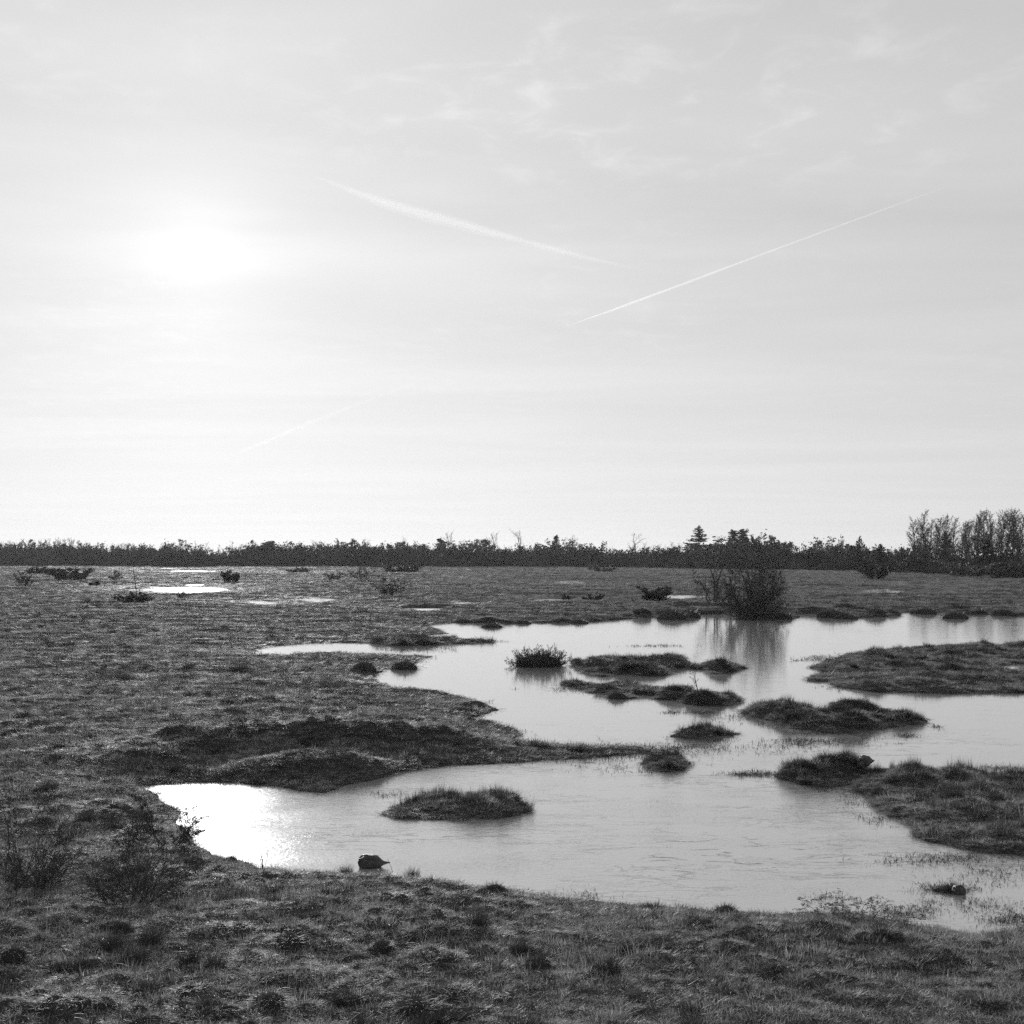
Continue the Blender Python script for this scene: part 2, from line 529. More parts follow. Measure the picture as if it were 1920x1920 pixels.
def ground_z(x, y, s=None):
    x = np.asarray(x, float); y = np.asarray(y, float)
    d = np.hypot(x, y)
    if s is None:
        s = land_sd(x, y)
    w = 1.6 + np.maximum(d - 20, 0) * 0.08
    up = 0.015 + (0.13 + 0.0004 * np.minimum(d, 300)) * (1 - np.exp(-np.maximum(s, 0) / w))
    hum = hummock(x, y, d) * np.clip(np.maximum(s, 0) / (0.5 + np.maximum(d - 15, 0) * 0.05), 0.0, 1.0)
    bm = np.zeros_like(x)
    for bx, by, rx, ry, h in BUMP_W:
        bm += h * np.exp(-((x - bx) / rx) ** 2 - ((y - by) / ry) ** 2)
    bm *= np.clip(np.maximum(s, 0) / 0.35, 0, 1) * np.clip(0.88 + 0.28 * perlin(x / 0.9, y / 0.8, 27) + 0.22 * perlin(x / 0.3, y / 0.28, 28), 0.2, 1.4)
    # lumpy turf lip along the far bank of the pond
    lip = np.clip(perlin(x / 2.6, y / 3.0, 51) + 0.5 * perlin(x / 1.1, y / 1.4, 52) + 0.25, 0, 1.2) * np.exp(-np.maximum(s, 0) / 2.2) * np.clip(np.maximum(s, 0) / 0.5, 0, 1)
    bm = bm + 0.42 * lip * ((y > 80) & (y < 108) & (x > -5))
    return np.where(s > 0, up + hum + bm, np.maximum(-0.5, 0.35 * s))


def build_ground():
    nA, nR = 640, 720
    half = math.radians(26)
    ang = np.concatenate([np.linspace(-half, half, nA), np.linspace(half, 2 * math.pi - half, 60)[1:-1]])
    u = np.linspace(9.0 ** -0.5, 620.0 ** -0.5, nR)
    rad = np.concatenate([[1.5, 3, 5, 7], u ** -2.0, [700, 850, 1100, 1500]])
    A, R = np.meshgrid(ang, rad)
    x = (np.sin(A) * R).ravel(); y = (np.cos(A) * R).ravel()
    z = ground_z(x, y)
    na, nr = len(ang), len(rad)
    idx = np.arange(na * nr).reshape(nr, na)
    nxt = np.roll(idx, -1, axis=1)
    quads = np.stack([idx[:-1], nxt[:-1], nxt[1:], idx[1:]], -1).reshape(-1, 4)
    quads = quads[:, ::-1]
    V = np.stack([x, y, z], 1)
    me = mesh_from("ground", V, np.ascontiguousarray(quads), True)
    o = obj("ground", me, M_GROUND)
    # centre fan under the viewer: close it with one flat disc cell
    tag(o, kind="structure")
    return o


ground = build_ground()
print("ground done")


def water_sheet(name, poly, grow=0.0):
    c = poly.mean(0)
    P = c + (poly - c) * (1 + grow)
    me = bpy.data.meshes.new(name)
    me.from_pydata([(p[0], p[1], 0.0) for p in P], [], [list(range(len(P)))])
    me.update()
    import bmesh
    bm = bmesh.new(); bm.from_mesh(me)
    bmesh.ops.triangulate(bm, faces=bm.faces[:])
    bmesh.ops.recalc_face_normals(bm, faces=bm.faces[:])
    for f in bm.faces:
        if f.normal.z < 0:
            f.normal_flip()
    bm.to_mesh(me); bm.free()
    o = obj(name, me, M_WATER)
    tag(o, kind="structure")
    return o


def pond_sheet():
    # generous outline: the ground rises through the sheet along the true water edge
    lo = MAIN_W.min(0) - 4; hi = MAIN_W.max(0) + 6
    me = mesh_from("pond_water", [(lo[0], lo[1], 0), (hi[0], lo[1], 0), (hi[0], hi[1], 0), (lo[0], hi[1], 0)], [[0, 1, 2, 3]])
    tag(obj("pond_water", me, M_WATER), kind="structure")


pond_sheet()
for i, p in enumerate(POOL_W):
    if p[:, 1].min() > MAIN_W[:, 1].max() + 6:
        water_sheet("pool_water", p, 0.25)


# ------------------------------------------------------------------ grass prototypes (instanced, uncounted)
class Geo:
    def __init__(self):
        self.v = []; self.f = []

    def tube(self, pts, radii, sides=3):
        base = len(self.v)
        n = len(pts)
        for i in range(n):
            t = (pts[min(i + 1, n - 1)] - pts[max(i - 1, 0)])
            if t.length < 1e-9: t = Vector((0, 0, 1))
            t.normalize()
            a = t.cross(Vector((0.31, 0.17, 0.93)))
            if a.length < 1e-3: a = t.cross(Vector((1, 0, 0)))
            a.normalize(); b = t.cross(a)
            for k in range(sides):
                th = 2 * math.pi * k / sides
                q = pts[i] + (a * math.cos(th) + b * math.sin(th)) * radii[i]
                self.v.append((q.x, q.y, q.z))
        for i in range(n - 1):
            for k in range(sides):
                k2 = (k + 1) % sides
                self.f.append((base + i * sides + k, base + i * sides + k2, base + (i + 1) * sides + k2, base + (i + 1) * sides + k))

    def quad(self, c, a, b):
        i = len(self.v)
        for s, t in ((-1, -1), (1, -1), (1, 1), (-1, 1)):
            q = c + a * s + b * t
            self.v.append((q.x, q.y, q.z))
        self.f.append((i, i + 1, i + 2, i + 3))

    def blade(self, p, d, L, w, bend, rnd, seg=2):
        """A grass blade: narrow strip bending over, ending in a point."""
        side = Vector((-d.y, d.x, 0))
        if side.length < 1e-3: side = Vector((1, 0, 0))
        side.normalize()
        side = (side + Vector((rnd.uniform(-.6, .6), rnd.uniform(-.6, .6), 0))).normalized()
        i = len(self.v)
        q = p.copy(); dd = d.copy()
        for s in range(seg + 1):
            ww = w * (1 - s / (seg + 0.0)) * 0.5
            if s == seg:
                self.v.append((q.x, q.y, q.z))
            else:
                self.v.append((q.x - side.x * ww, q.y - side.y * ww, q.z))
                self.v.append((q.x + side.x * ww, q.y + side.y * ww, q.z))
            dd = (dd + Vector((d.x, d.y, 0)) * bend + Vector((0, 0, -bend * 0.7))).normalized()
            q = q + dd * (L / seg)
        for s in range(seg - 1):
            a = i + 2 * s
            self.f.append((a, a + 1, a + 3, a + 2))
        a = i + 2 * (seg - 1)
        self.f.append((a, a + 1, a + 2))

    def mesh(self, name, mat=None, smooth=False):
        me = bpy.data.meshes.new(name)
        me.from_pydata(self.v, [], self.f)
        me.update()
        if smooth:
            me.polygons.foreach_set("use_smooth", np.ones(len(me.polygons), bool))
        if mat: me.materials.append(mat)
        return me


def tuft_mesh(name, seed, n, rad, L, w, lean, bend, mat, zup=0.0):
    r = random.Random(seed)
    g = Geo()
    for _ in range(n):
        a = r.uniform(0, 2 * math.pi); q = rad * math.sqrt(r.random())
        p = Vector((math.cos(a) * q, math.sin(a) * q, -0.015))
        la = a + r.uniform(-1.2, 1.2)
        ln = lean * (0.3 + r.random()) * (0.4 + q / rad)
        d = Vector((math.cos(la) * ln, math.sin(la) * ln, 1)).normalized()
        g.blade(p, d, L * r.uniform(0.5, 1.15), w * r.uniform(0.7, 1.3), bend * r.uniform(0.4, 1.5), r)
    return g.mesh(name, mat)


def proto_collection(name, meshes):
    c = bpy.data.collections.new(name)
    for i, me in enumerate(meshes):
        o = bpy.data.objects.new("%s_%02d" % (name, i), me)
        c.objects.link(o)
    return c


PROTO_GRASS = proto_collection("grass_tufts",
    [tuft_mesh("grass_tuft", 100 + i, 44, 0.10, 0.062, 0.006, 0.9, 0.55, M_GRASS) for i in range(5)]
    + [tuft_mesh("grass_tuft", 120 + i, 30, 0.09, 0.09, 0.006, 0.6, 0.4, M_GRASS) for i in range(3)]
    + [tuft_mesh("rush_tuft", 140 + i, 64, 0.075, 0.13, 0.006, 0.55, 0.28, M_RUSH) for i in range(3)])
N_SHORT, N_LONG, N_RUSH = 5, 3, 3
PROTO_SEDGE = proto_collection("sedge_sprigs", [tuft_mesh("sedge_sprig", 170 + i, 9, 0.09, 0.10, 0.009, 1.0, 0.5, M_SEDGE) for i in range(5)])


def scatter(name, pts, rot, scl, idx, coll, parent=None):
    me = bpy.data.meshes.new(name)
    me.vertices.add(len(pts))
    me.vertices.foreach_set("co", np.asarray(pts, np.float32).ravel())
    for nm, typ, key, dat in (("rot", 'FLOAT_VECTOR', "vector", rot), ("scl", 'FLOAT_VECTOR', "vector", scl), ("idx", 'INT', "value", idx)):
        at = me.attributes.new(nm, typ, 'POINT')
        at.data.foreach_set(key, np.asarray(dat, np.int32 if typ == 'INT' else np.float32).ravel())
    me.update()
    o = obj(name, me, None, parent)
    ng = bpy.data.node_groups.new(name + "_scatter", 'GeometryNodeTree')
    ng.interface.new_socket("Geometry", in_out='INPUT', socket_type='NodeSocketGeometry')
    ng.interface.new_socket("Geometry", in_out='OUTPUT', socket_type='NodeSocketGeometry')
    gi = ng.nodes.new("NodeGroupInput"); go = ng.nodes.new("NodeGroupOutput")
    iop = ng.nodes.new("GeometryNodeInstanceOnPoints")
    ci = ng.nodes.new("GeometryNodeCollectionInfo")
    ci.inputs["Collection"].default_value = coll
    ci.inputs["Separate Children"].default_value = True
    ci.inputs["Reset Children"].default_value = True

    def attr(nm, typ):
        n = ng.nodes.new("GeometryNodeInputNamedAttribute")
        n.data_type = typ
        n.inputs["Name"].default_value = nm
        return n.outputs["Attribute"]
    e2r = ng.nodes.new("FunctionNodeEulerToRotation")
    ng.links.new(attr("rot", 'FLOAT_VECTOR'), e2r.inputs[0])
    ng.links.new(gi.outputs[0], iop.inputs["Points"])
    ng.links.new(ci.outputs[0], iop.inputs["Instance"])
    iop.inputs["Pick Instance"].default_value = True
    ng.links.new(attr("idx", 'INT'), iop.inputs["Instance Index"])
    ng.links.new(e2r.outputs[0], iop.inputs["Rotation"])
    ng.links.new(attr("scl", 'FLOAT_VECTOR'), iop.inputs["Scale"])
    ng.links.new(iop.outputs[0], go.inputs[0])
    md = o.modifiers.new("scatter", 'NODES')
    md.node_group = ng
    tag(o, kind="stuff")
    return o


def grass_attrs(x, y, d, tall=1.0, rushbias=0.0):
    n = len(x)
    m1 = perlin(x / 0.42, y / 0.36, 31) + 0.5 * perlin(x / 1.7, y / 1.4, 32)
    rush = (m1 + rushbias + rng.normal(0, 0.15, n)) > np.clip(0.60 - (d - 18) / 250, 0.5, 0.60)
    longg = rng.random(n) < 0.25
    idx = np.where(rush, N_SHORT + N_LONG + rng.integers(0, N_RUSH, n),
                   np.where(longg, N_SHORT + rng.integers(0, N_LONG, n), rng.integers(0, N_SHORT, n)))
    s = rng.uniform(0.65, 1.3, n)
    hv = 0.45 + 1.1 * rng.random(n) ** 1.5
    sx = s * np.maximum(1.0, (d / 18.0) ** 0.72)
    sz = s * hv * np.clip((d / 18.0) ** 0.3, 1.0, 1.9) * tall * np.clip(1 + 0.5 * perlin(x / 1.2, y / 1.2, 33), 0.55, 1.6)
    sz = np.where(rush, sz * 0.72, sz)
    sx = np.where(rush, np.minimum(sx, 3.2), sx)
    sz = np.where(rush, sz * np.clip(1 + 0.6 * perlin(x / 0.3, y / 0.3, 34), 0.6, 1.5), sz)
    rot = np.stack([rng.normal(0, 0.12, n), rng.normal(0, 0.12, n), rng.uniform(0, 6.283, n)], 1)
    return rot, np.stack([sx, sx, sz], 1), idx


def field_grass():
    D0, d0, k = 300.0, 17.0, 1.85
    half = math.radians(24)
    ds = np.geomspace(9.5, 470, 4000)
    dens = D0 * np.minimum(1.0, (d0 / ds) ** k) * ds * 2 * half
    cdf = np.concatenate([[0], np.cumsum((dens[1:] + dens[:-1]) / 2 * np.diff(ds))])
    N = int(cdf[-1])
    d = np.interp(rng.random(N) * cdf[-1], cdf, ds)
    a = rng.uniform(-half, half, N)
    x = np.sin(a) * d; y = np.cos(a) * d
    s = land_sd(x, y)
    keep = (s > -0.02) | ((s > -0.35 - 0.004 * d) & (rng.random(N) < 0.30 * np.exp(s / 0.18)))
    # thinner right at the low water edge
    keep &= (s > 0.12) | (rng.random(N) < 0.6)
    x, y, d, s = x[keep], y[keep], d[keep], s[keep]
    z = np.maximum(ground_z(x, y, s), -0.03)
    lowf = np.clip(0.6 - (d - 20) / 150, 0.2, 0.6)
    tall = np.clip(lowf + s / (0.8 + np.maximum(d - 20, 0) * 0.08), lowf, 1.0)
    rot, scl, idx = grass_attrs(x, y, d)
    scl[:, 2] *= tall
    print("grass tufts", len(x))
    o = scatter("grass", np.stack([x, y, z], 1), rot, scl, idx, PROTO_GRASS)
    tag(o, "short tussocky grass covering the wet plain", "grass")


field_grass()

# ------------------------------------------------------------------ islets in the pond
def islet(label, poly_px, h, tall=1.0, rushbias=0.1, dens=1.0, hole=None, rough=1.0):
    P = Wp(poly_px)
    c = P.mean(0)
    dist = c[1]
    lo = P.min(0) - 0.3; hi = P.max(0) + 0.3
    st = max(0.03, 0.0022 * dist)
    sty = st * min(3.0, max(1.0, dist / 25))
    xs = np.arange(lo[0], hi[0], st); ys = np.arange(lo[1], hi[1], sty)
    X, Y = np.meshgrid(xs, ys)
    x = X.ravel(); y = Y.ravel()

    # the islet is a cluster of tussocks on a low wet apron
    rr = random.Random(int(c[0] * 100) + int(c[1] * 10))
    tus = []
    tries = 0
    area = (P[:, 0].max() - P[:, 0].min()) * (P[:, 1].max() - P[:, 1].min())
    want = int(np.clip(area * (1.6 if dist < 35 else 0.9), 7, 110))
    while len(tus) < want and tries < 4000:
        tries += 1
        q = (rr.uniform(lo[0], hi[0]), rr.uniform(lo[1], hi[1]))
        sd = -float(poly_sd(np.array([q[0]]), np.array([q[1]]), P)[0])
        if sd < 0.05: continue
        r0 = min(rr.uniform(0.22, 0.5) * (1 + dist / 60), sd * 1.6 + 0.22)
        tus.append((q[0], q[1], r0, 0.78 * h * (0.1 + 0.95 * rr.random() ** 1.7) * min(1, 0.4 + sd / 0.6)))

    def hz(x, y):
        d0 = -poly_sd(x, y, P)
        s = d0 + perlin(x / 0.8, y / 1.0, 41) * (0.14 + 0.004 * dist) * rough + perlin(x / 0.25, y / 0.3, 42) * 0.09
        if hole is not None:
            s = np.minimum(s, poly_sd(x, y, Wp(hole)) + perlin(x / 0.7, y / 0.9, 43) * 0.1)
        wx = x + perlin(x / 0.4, y / 0.4, 48) * 0.10
        wy = y + perlin(x / 0.4, y / 0.4, 49) * 0.10
        b = np.zeros_like(x)
        for tx, ty, r0, th in tus:
            b = np.maximum(b, th * np.clip(1 - ((wx - tx) ** 2 + (wy - ty) ** 2) / (r0 * r0), 0, 1) ** 0.7)
        hm = np.abs(perlin(x / 0.28, y / 0.28, 45)) * 0.09 + perlin(x / 0.9, y / 0.9, 46) * 0.03
        z = np.where(s > 0, 0.012 + 0.16 * h * (1 - np.exp(-s / 0.3)) + (b + hm) * np.clip(s / 0.22, 0, 1), np.maximum(-0.4, 0.8 * s))
        return z, s
    z, s = hz(x, y)
    nx, ny = len(xs), len(ys)
    idx = np.arange(nx * ny).reshape(ny, nx)
    q = np.stack([idx[:-1, :-1], idx[:-1, 1:], idx[1:, 1:], idx[1:, :-1]], -1).reshape(-1, 4)
    keep = (s[q] > -0.30).any(1)
    q = q[keep]
    used, inv = np.unique(q, return_inverse=True)
    V = np.stack([x - c[0], y - c[1], z], 1)[used]
    me = mesh_from("grass_islet", V, np.ascontiguousarray(inv.reshape(-1, 4)), True)
    o = obj("grass_islet", me, M_GROUND, None, (c[0], c[1], 0))
    tag(o, label, "islet", "grassy islets in the pond")
    area = (hi[0] - lo[0]) * (hi[1] - lo[1])
    D = 460.0 * min(1.0, (19.0 / dist) ** 1.5) * dens
    N = int(area * D)
    gx = rng.uniform(lo[0], hi[0], N); gy = rng.uniform(lo[1], hi[1], N)
    gz, gs = hz(gx, gy)
    k = (gs > 0.0) | ((gs > -0.4) & (rng.random(N) < 0.25 * np.exp(gs / 0.14)))
    gx, gy, gz, gs = gx[k], gy[k], np.maximum(gz[k], -0.03), gs[k]
    rot, scl, ix = grass_attrs(gx, gy, np.hypot(gx, gy) * 0.85, 0.62 * tall * np.clip(0.55 + gz / (0.8 * h), 0.5, 1.5) * np.clip(1 + 0.8 * perlin(gx / 0.3, gy / 0.3, 47), 0.6, 1.7), rushbias * 0.5 - 0.2 + np.clip(gz / h, 0, 1) * 0.2)
    scl[:, 2] *= np.clip(0.6 + gs / 0.5, 0.6, 1.0)
    # taller rush tufts crown some of the tussocks
    ex = []
    for tx, ty, r0, th in tus:
        if rr.random() < 0.75:
            for _ in range(rr.randint(3, 9)):
                ex.append((tx + rr.gauss(0, r0 * 0.35), ty + rr.gauss(0, r0 * 0.3), rr.uniform(0.6, 1.1), rr.uniform(0.7, 1.9) * tall ** 0.5))
    ex = np.array(ex)
    ez, es = hz(ex[:, 0], ex[:, 1])
    ok = es > 0.03
    ex, ez = ex[ok], ez[ok]
    ne = len(ex)
    kx = max(1.0, (dist / 22) ** 0.7)
    gx = np.concatenate([gx, ex[:, 0]]); gy = np.concatenate([gy, ex[:, 1]]); gz = np.concatenate([gz, ez])
    rot = np.concatenate([rot, np.stack([rng.normal(0, .1, ne), rng.normal(0, .1, ne), rng.uniform(0, 6.28, ne)], 1)])
    scl = np.concatenate([scl, np.stack([ex[:, 2] * kx, ex[:, 2] * kx, ex[:, 3] * max(1.0, (dist / 22) ** 0.35)], 1)])
    ix = np.concatenate([ix, N_SHORT + N_LONG + rng.integers(0, N_RUSH, ne)])
    scatter("grass_cover", np.stack([gx - c[0], gy - c[1], gz], 1), rot, scl, ix, PROTO_GRASS, o)
    return o


ISLETS = [
    ("long grassy islet nearest the shore, between the glare and the open water",
     [(722, 1528), (755, 1537), (790, 1532), (830, 1534), (870, 1539), (925, 1535), (975, 1524), (1015, 1520), (985, 1506), (960, 1497), (900, 1491), (850, 1491), (800, 1496), (760, 1505), (742, 1513)], 0.20, 1.5, 0.25),
    ("small dark rounded islet off the tip of the sedge spit",
     [(1198, 1432), (1225, 1445), (1250, 1449), (1275, 1443), (1298, 1432), (1270, 1424), (1235, 1422)], 0.22, 1.4, 0.6),
    ("small low lens-shaped islet in mid pond, alone in open water",
     [(1266, 1381), (1300, 1387), (1340, 1385), (1370, 1376), (1340, 1369), (1300, 1370)], 0.17, 1.2, 0.3),
    ("low weedy strip islet at the pale end of the middle chain",
     [(1043, 1284), (1090, 1292), (1130, 1301), (1160, 1311), (1185, 1309), (1200, 1304), (1245, 1306), (1250, 1291), (1200, 1286), (1120, 1285), (1080, 1279)], 0.10, 0.8, 0.1),
    ("domed islet in the middle chain, just left of the bare sapling",
     [(1233, 1310), (1262, 1314), (1292, 1312), (1308, 1302), (1285, 1294), (1248, 1296)], 0.36, 1.0, 0.6),
    ("dark domed islet that carries the bare little sapling",
     [(1286, 1317), (1310, 1324), (1350, 1325), (1378, 1318), (1390, 1309), (1350, 1302), (1308, 1304)], 0.34, 1.2, 0.7),
    ("lumpy dark islet joined to the tall sedge clump's end of the upper chain",
     [(1058, 1243), (1080, 1249), (1100, 1263), (1135, 1269), (1165, 1264), (1185, 1265), (1225, 1270), (1255, 1264), (1262, 1254), (1292, 1252), (1290, 1242), (1230, 1242), (1150, 1245), (1100, 1243)], 0.36, 1.0, 0.5),
    ("dark islet tapering to a point at the end of the upper chain",
     [(1288, 1251), (1320, 1259), (1342, 1264), (1380, 1259), (1399, 1251), (1370, 1246), (1320, 1247)], 0.34, 1.0, 0.6),
    ("shaded low islet tucked behind the long humped islet",
     [(1392, 1337), (1430, 1346), (1470, 1346), (1522, 1332), (1500, 1324), (1450, 1327)], 0.26, 1.1, 0.5),
    ("long humped dark islet with a spit at its pointed end",
     [(1448, 1350), (1480, 1364), (1540, 1374), (1600, 1374), (1660, 1366), (1712, 1357), (1736, 1353), (1700, 1346), (1650, 1340), (1560, 1337), (1490, 1341)], 0.38, 1.1, 0.45),
    ("large tussocky islet reaching out of the frame below the far bank",
     [(1503, 1275), (1560, 1281), (1580, 1291), (1640, 1297), (1720, 1299), (1800, 1301), (1920, 1299), (2060, 1300), (2200, 1280), (2150, 1215), (2000, 1207), (1900, 1211), (1800, 1213), (1700, 1217), (1640, 1223), (1600, 1226), (1555, 1241), (1522, 1251), (1560, 1263)], 0.26, 1.0, 0.2),
    ("dark mound islet with a stone perched at its end",
     [(1460, 1458), (1490, 1471), (1530, 1478), (1580, 1474), (1612, 1464), (1637, 1443), (1622, 1436), (1580, 1440), (1520, 1445), (1480, 1451)], 0.30, 1.4, 0.5),
    ("big grassy islet with glinting edges, cut off by the frame's side",
     [(1598, 1470), (1640, 1511), (1690, 1546), (1740, 1576), (1800, 1597), (1870, 1604), (1960, 1607), (2050, 1592), (2100, 1540), (2000, 1482), (1930, 1467), (1870, 1460), (1800, 1450), (1700, 1446), (1640, 1451), (1612, 1460)], 0.30, 1.5, 0.15),
    ("thin sliver of weedy islet off the upper inlet",
     [(696, 1207), (760, 1212), (830, 1209), (880, 1206), (928, 1203), (860, 1200), (800, 1197), (740, 1198), (696, 1201)], 0.12, 0.9, 0.3),
]
for i, it in enumerate(ISLETS):
    hole = [(1862, 1250), (1880, 1259), (1960, 1260), (1980, 1248), (1900, 1245)] if i == 10 else None
    islet(*it, hole=hole)
print("islets done")
# ------------------------------------------------------------------ plants
def rot_off(d, ang, rnd):
    a = d.cross(Vector((rnd.gauss(0, 1), rnd.gauss(0, 1), rnd.gauss(0, 1))))
    if a.length < 1e-4: a = d.orthogonal()
    return (Matrix.Rotation(ang, 3, a.normalized()) @ d).normalized()


def grow(gl, gt, p, d, L, r, lev, P, rnd):
    n = P['seg'][lev]
    pts = [p.copy()]; q = p.copy(); dd = d.copy()
    w = P['wig'][lev]
    for i in range(n):
        dd = (dd + Vector((rnd.gauss(0, w), rnd.gauss(0, w), rnd.gauss(0, w) + P['trop'][lev] / n))).normalized()
        q = q + dd * (L / n)
        pts.append(q.copy())
    tip = P.get('tip', 0.35)
    rad = [max(P['rmin'], r * (1 - (1 - tip) * i / n)) for i in range(n + 1)]
    g = gl if lev < P['split'] else gt
    g.tube(pts, rad, 5 if lev == 0 and P.get('thick') else 3)
    if lev + 1 < len(P['seg']):
        m = P['n'][lev]
        m = max(1, int(m * rnd.uniform(0.75, 1.25)))
        for k in range(m):
            t = P['t0'][lev] + (1 - P['t0'][lev]) * (k + rnd.random()) / m
            f = t * n; i = min(n - 1, int(f)); u = f - i
            c = pts[i].lerp(pts[i + 1], u)
            base = (pts[i + 1] - pts[i]).normalized()
            cd = rot_off(base, math.radians(P['ang'][lev]) * rnd.uniform(0.6, 1.3), rnd)
            cl = L * P['ratio'][lev] * rnd.uniform(0.55, 1.15) * (1 - P.get('cone', 0.45) * t)
            grow(gl, gt, c, cd, cl, max(P['rmin'], r * (1 - 0.65 * t) * 0.5), lev + 1, P, rnd)
    elif P.get('leaf'):
        cnt, size = P['leaf']
        for _ in range(cnt):
            c = pts[0].lerp(pts[-1], rnd.random()) + Vector((rnd.gauss(0, 1), rnd.gauss(0, 1), rnd.gauss(0, 1))) * size * 0.6
            a = Vector((rnd.gauss(0, 1), rnd.gauss(0, 1), rnd.gauss(0, 1))).normalized()
            b = a.orthogonal().normalized()
            s = size * rnd.uniform(0.5, 1.2)
            gt.quad(c, a * s * 0.5, b * s * 0.28)


def bush_proto(seed, stems, P, L=1.0, spread=40, base_r=0.06, r0=0.012, name="bush"):
    rnd = random.Random(seed)
    gl, gt = Geo(), Geo()
    for k in range(stems):
        a = 2 * math.pi * (k + rnd.random()) / stems
        t = math.radians(spread) * math.sqrt(rnd.random())
        d = Vector((math.cos(a) * math.sin(t), math.sin(a) * math.sin(t), math.cos(t)))
        p = Vector((math.cos(a), math.sin(a), 0)) * base_r * rnd.random() + Vector((0, 0, -0.05 * L))
        grow(gl, gt, p, d, L * rnd.uniform(0.6, 1.05) * (1 - 0.25 * t), r0 * rnd.uniform(0.6, 1.1), 0, P, rnd)
    return gl, gt


P_BUSH = dict(seg=[5, 3, 2, 2], n=[7, 5, 3], ang=[38, 40, 40], ratio=[0.42, 0.5, 0.55], wig=[0.13, 0.15, 0.15, 0.1], trop=[0.2, 0.15, 0.1, 0.05],
              t0=[0.18, 0.1, 0.1], split=1, rmin=0.0016)
P_BUSH_LEAF = dict(P_BUSH, leaf=(2, 0.022))
P_FARBUSH = dict(P_BUSH, rmin=0.004, n=[6, 5, 3], leaf=(1, 0.06))
P_THICK = dict(seg=[4, 3, 2], n=[7, 5], ang=[45, 45], ratio=[0.45, 0.5], wig=[0.15, 0.18, 0.15], trop=[0.15, 0.1, 0.1], t0=[0.12, 0.1], split=0, rmin=0.004, leaf=(3, 0.055))
P_BIRCH = dict(seg=[7, 4, 3, 2], n=[32, 9, 6], ang=[42, 35, 35], ratio=[0.34, 0.5, 0.55], wig=[0.05, 0.1, 0.14, 0.12], trop=[0.05, 0.35, -0.15, -0.55],
               t0=[0.28, 0.15, 0.15], split=1, rmin=0.015, thick=True, tip=0.25, cone=0.55)
P_ROUND = dict(seg=[6, 5, 3, 3], n=[14, 8, 6], ang=[50, 40, 38], ratio=[0.62, 0.5, 0.5], wig=[0.07, 0.12, 0.14, 0.12], trop=[0.1, 0.25, 0.1, 0.1],
               t0=[0.25, 0.2, 0.15], split=1, rmin=0.012, thick=True, tip=0.3, cone=0.5)


def norm_geo(gs, height=1.0):
    """Scale so that the plant is `height` tall; keeps proportions."""
    zs = [v[2] for g in gs for v in g.v]
    h = np.percentile(zs, 99.7)
    k = height / h
    for g in gs:
        g.v = [(x * k, y * k, z * k) for x, y, z in g.v]
    return gs


def make_bush_meshes(seed, P, stems, spread, lm, tm, base_r=0.08, L=1.0, r0=0.008):
    gl, gt = norm_geo(bush_proto(seed, stems, P, L, spread, base_r, r0))
    return [("stems", gl.mesh("bush_stems", lm)), ("twigs", gt.mesh("bush_twigs", tm))]


def make_tree_meshes(seed, P, L, r, lean=0.0):
    rnd = random.Random(seed)
    gl, gt = Geo(), Geo()
    d = Vector((lean, rnd.uniform(-.05, .05), 1)).normalized()
    grow(gl, gt, Vector((0, 0, -0.3)), d, L, r, 0, P, rnd)
    norm_geo((gl, gt), 10.0)
    return [("trunk", gl.mesh("tree_trunk", M_BARK)), ("crown", gt.mesh("tree_crown", M_TWIG))]


def foliage(g, c, rad, n, size, rnd, flat=0.5):
    for _ in range(n):
        v = Vector((rnd.gauss(0, 1), rnd.gauss(0, 1), rnd.gauss(0, 1) * flat)) * rad * 0.55
        a = Vector((rnd.gauss(0, 1), rnd.gauss(0, 1), rnd.gauss(0, 0.6))).normalized()
        b = a.orthogonal().normalized()
        s = size * rnd.uniform(0.5, 1.3)
        g.quad(c + v, a * s * 0.5, b * s * 0.3)


def make_conifer_meshes(seed, wid=0.27, gap=0.5, dens=1.0, bare=0.05):
    """Open-branched fir, 10 m tall."""
    rnd = random.Random(seed)
    gl, gt = Geo(), Geo()
    gl.tube([Vector((0, 0, -0.3)), Vector((0.05, 0, 3)), Vector((0, 0.05, 6.5)), Vector((0, 0, 9.9))], [0.17, 0.13, 0.07, 0.02], 6)
    z = 10 * bare + 0.3
    while z < 9.8:
        f = 1 - z / 10.0
        k = 4 + int(4 * f)
        for j in range(k):
            if rnd.random() < 0.22: continue
            a = 2 * math.pi * (j + rnd.random()) / k
            Lb = 10 * wid * (f ** 0.8) * rnd.uniform(0.55, 1.2) + 0.25
            o = Vector((math.cos(a), math.sin(a), 0))
            p0 = Vector((0, 0, z + rnd.uniform(-.15, .15)))
            p1 = p0 + o * Lb * 0.5 + Vector((0, 0, -0.06 * Lb))
            p2 = p0 + o * Lb + Vector((0, 0, 0.04 * Lb))
            gl.tube([p0, p1, p2], [0.035, 0.022, 0.01], 3)
            m = max(2, int(Lb / 0.22))
            for i in range(m):
                t = (i + 0.7) / m
                c = p0.lerp(p1, t * 2) if t < .5 else p1.lerp(p2, t * 2 - 1)
                foliage(gt, c, 0.25 + 0.22 * Lb * t * 0.5, int(5 * dens), 0.34, rnd, 0.35)
        z += gap * rnd.uniform(0.75, 1.25) * (0.55 + 0.6 * f)
    foliage(gt, Vector((0, 0, 9.7)), 0.25, 14, 0.25, rnd, 1.5)
    return [("trunk", gl.mesh("conifer_trunk", M_BARK)), ("crown", gt.mesh("conifer_crown", M_NEEDLE))]


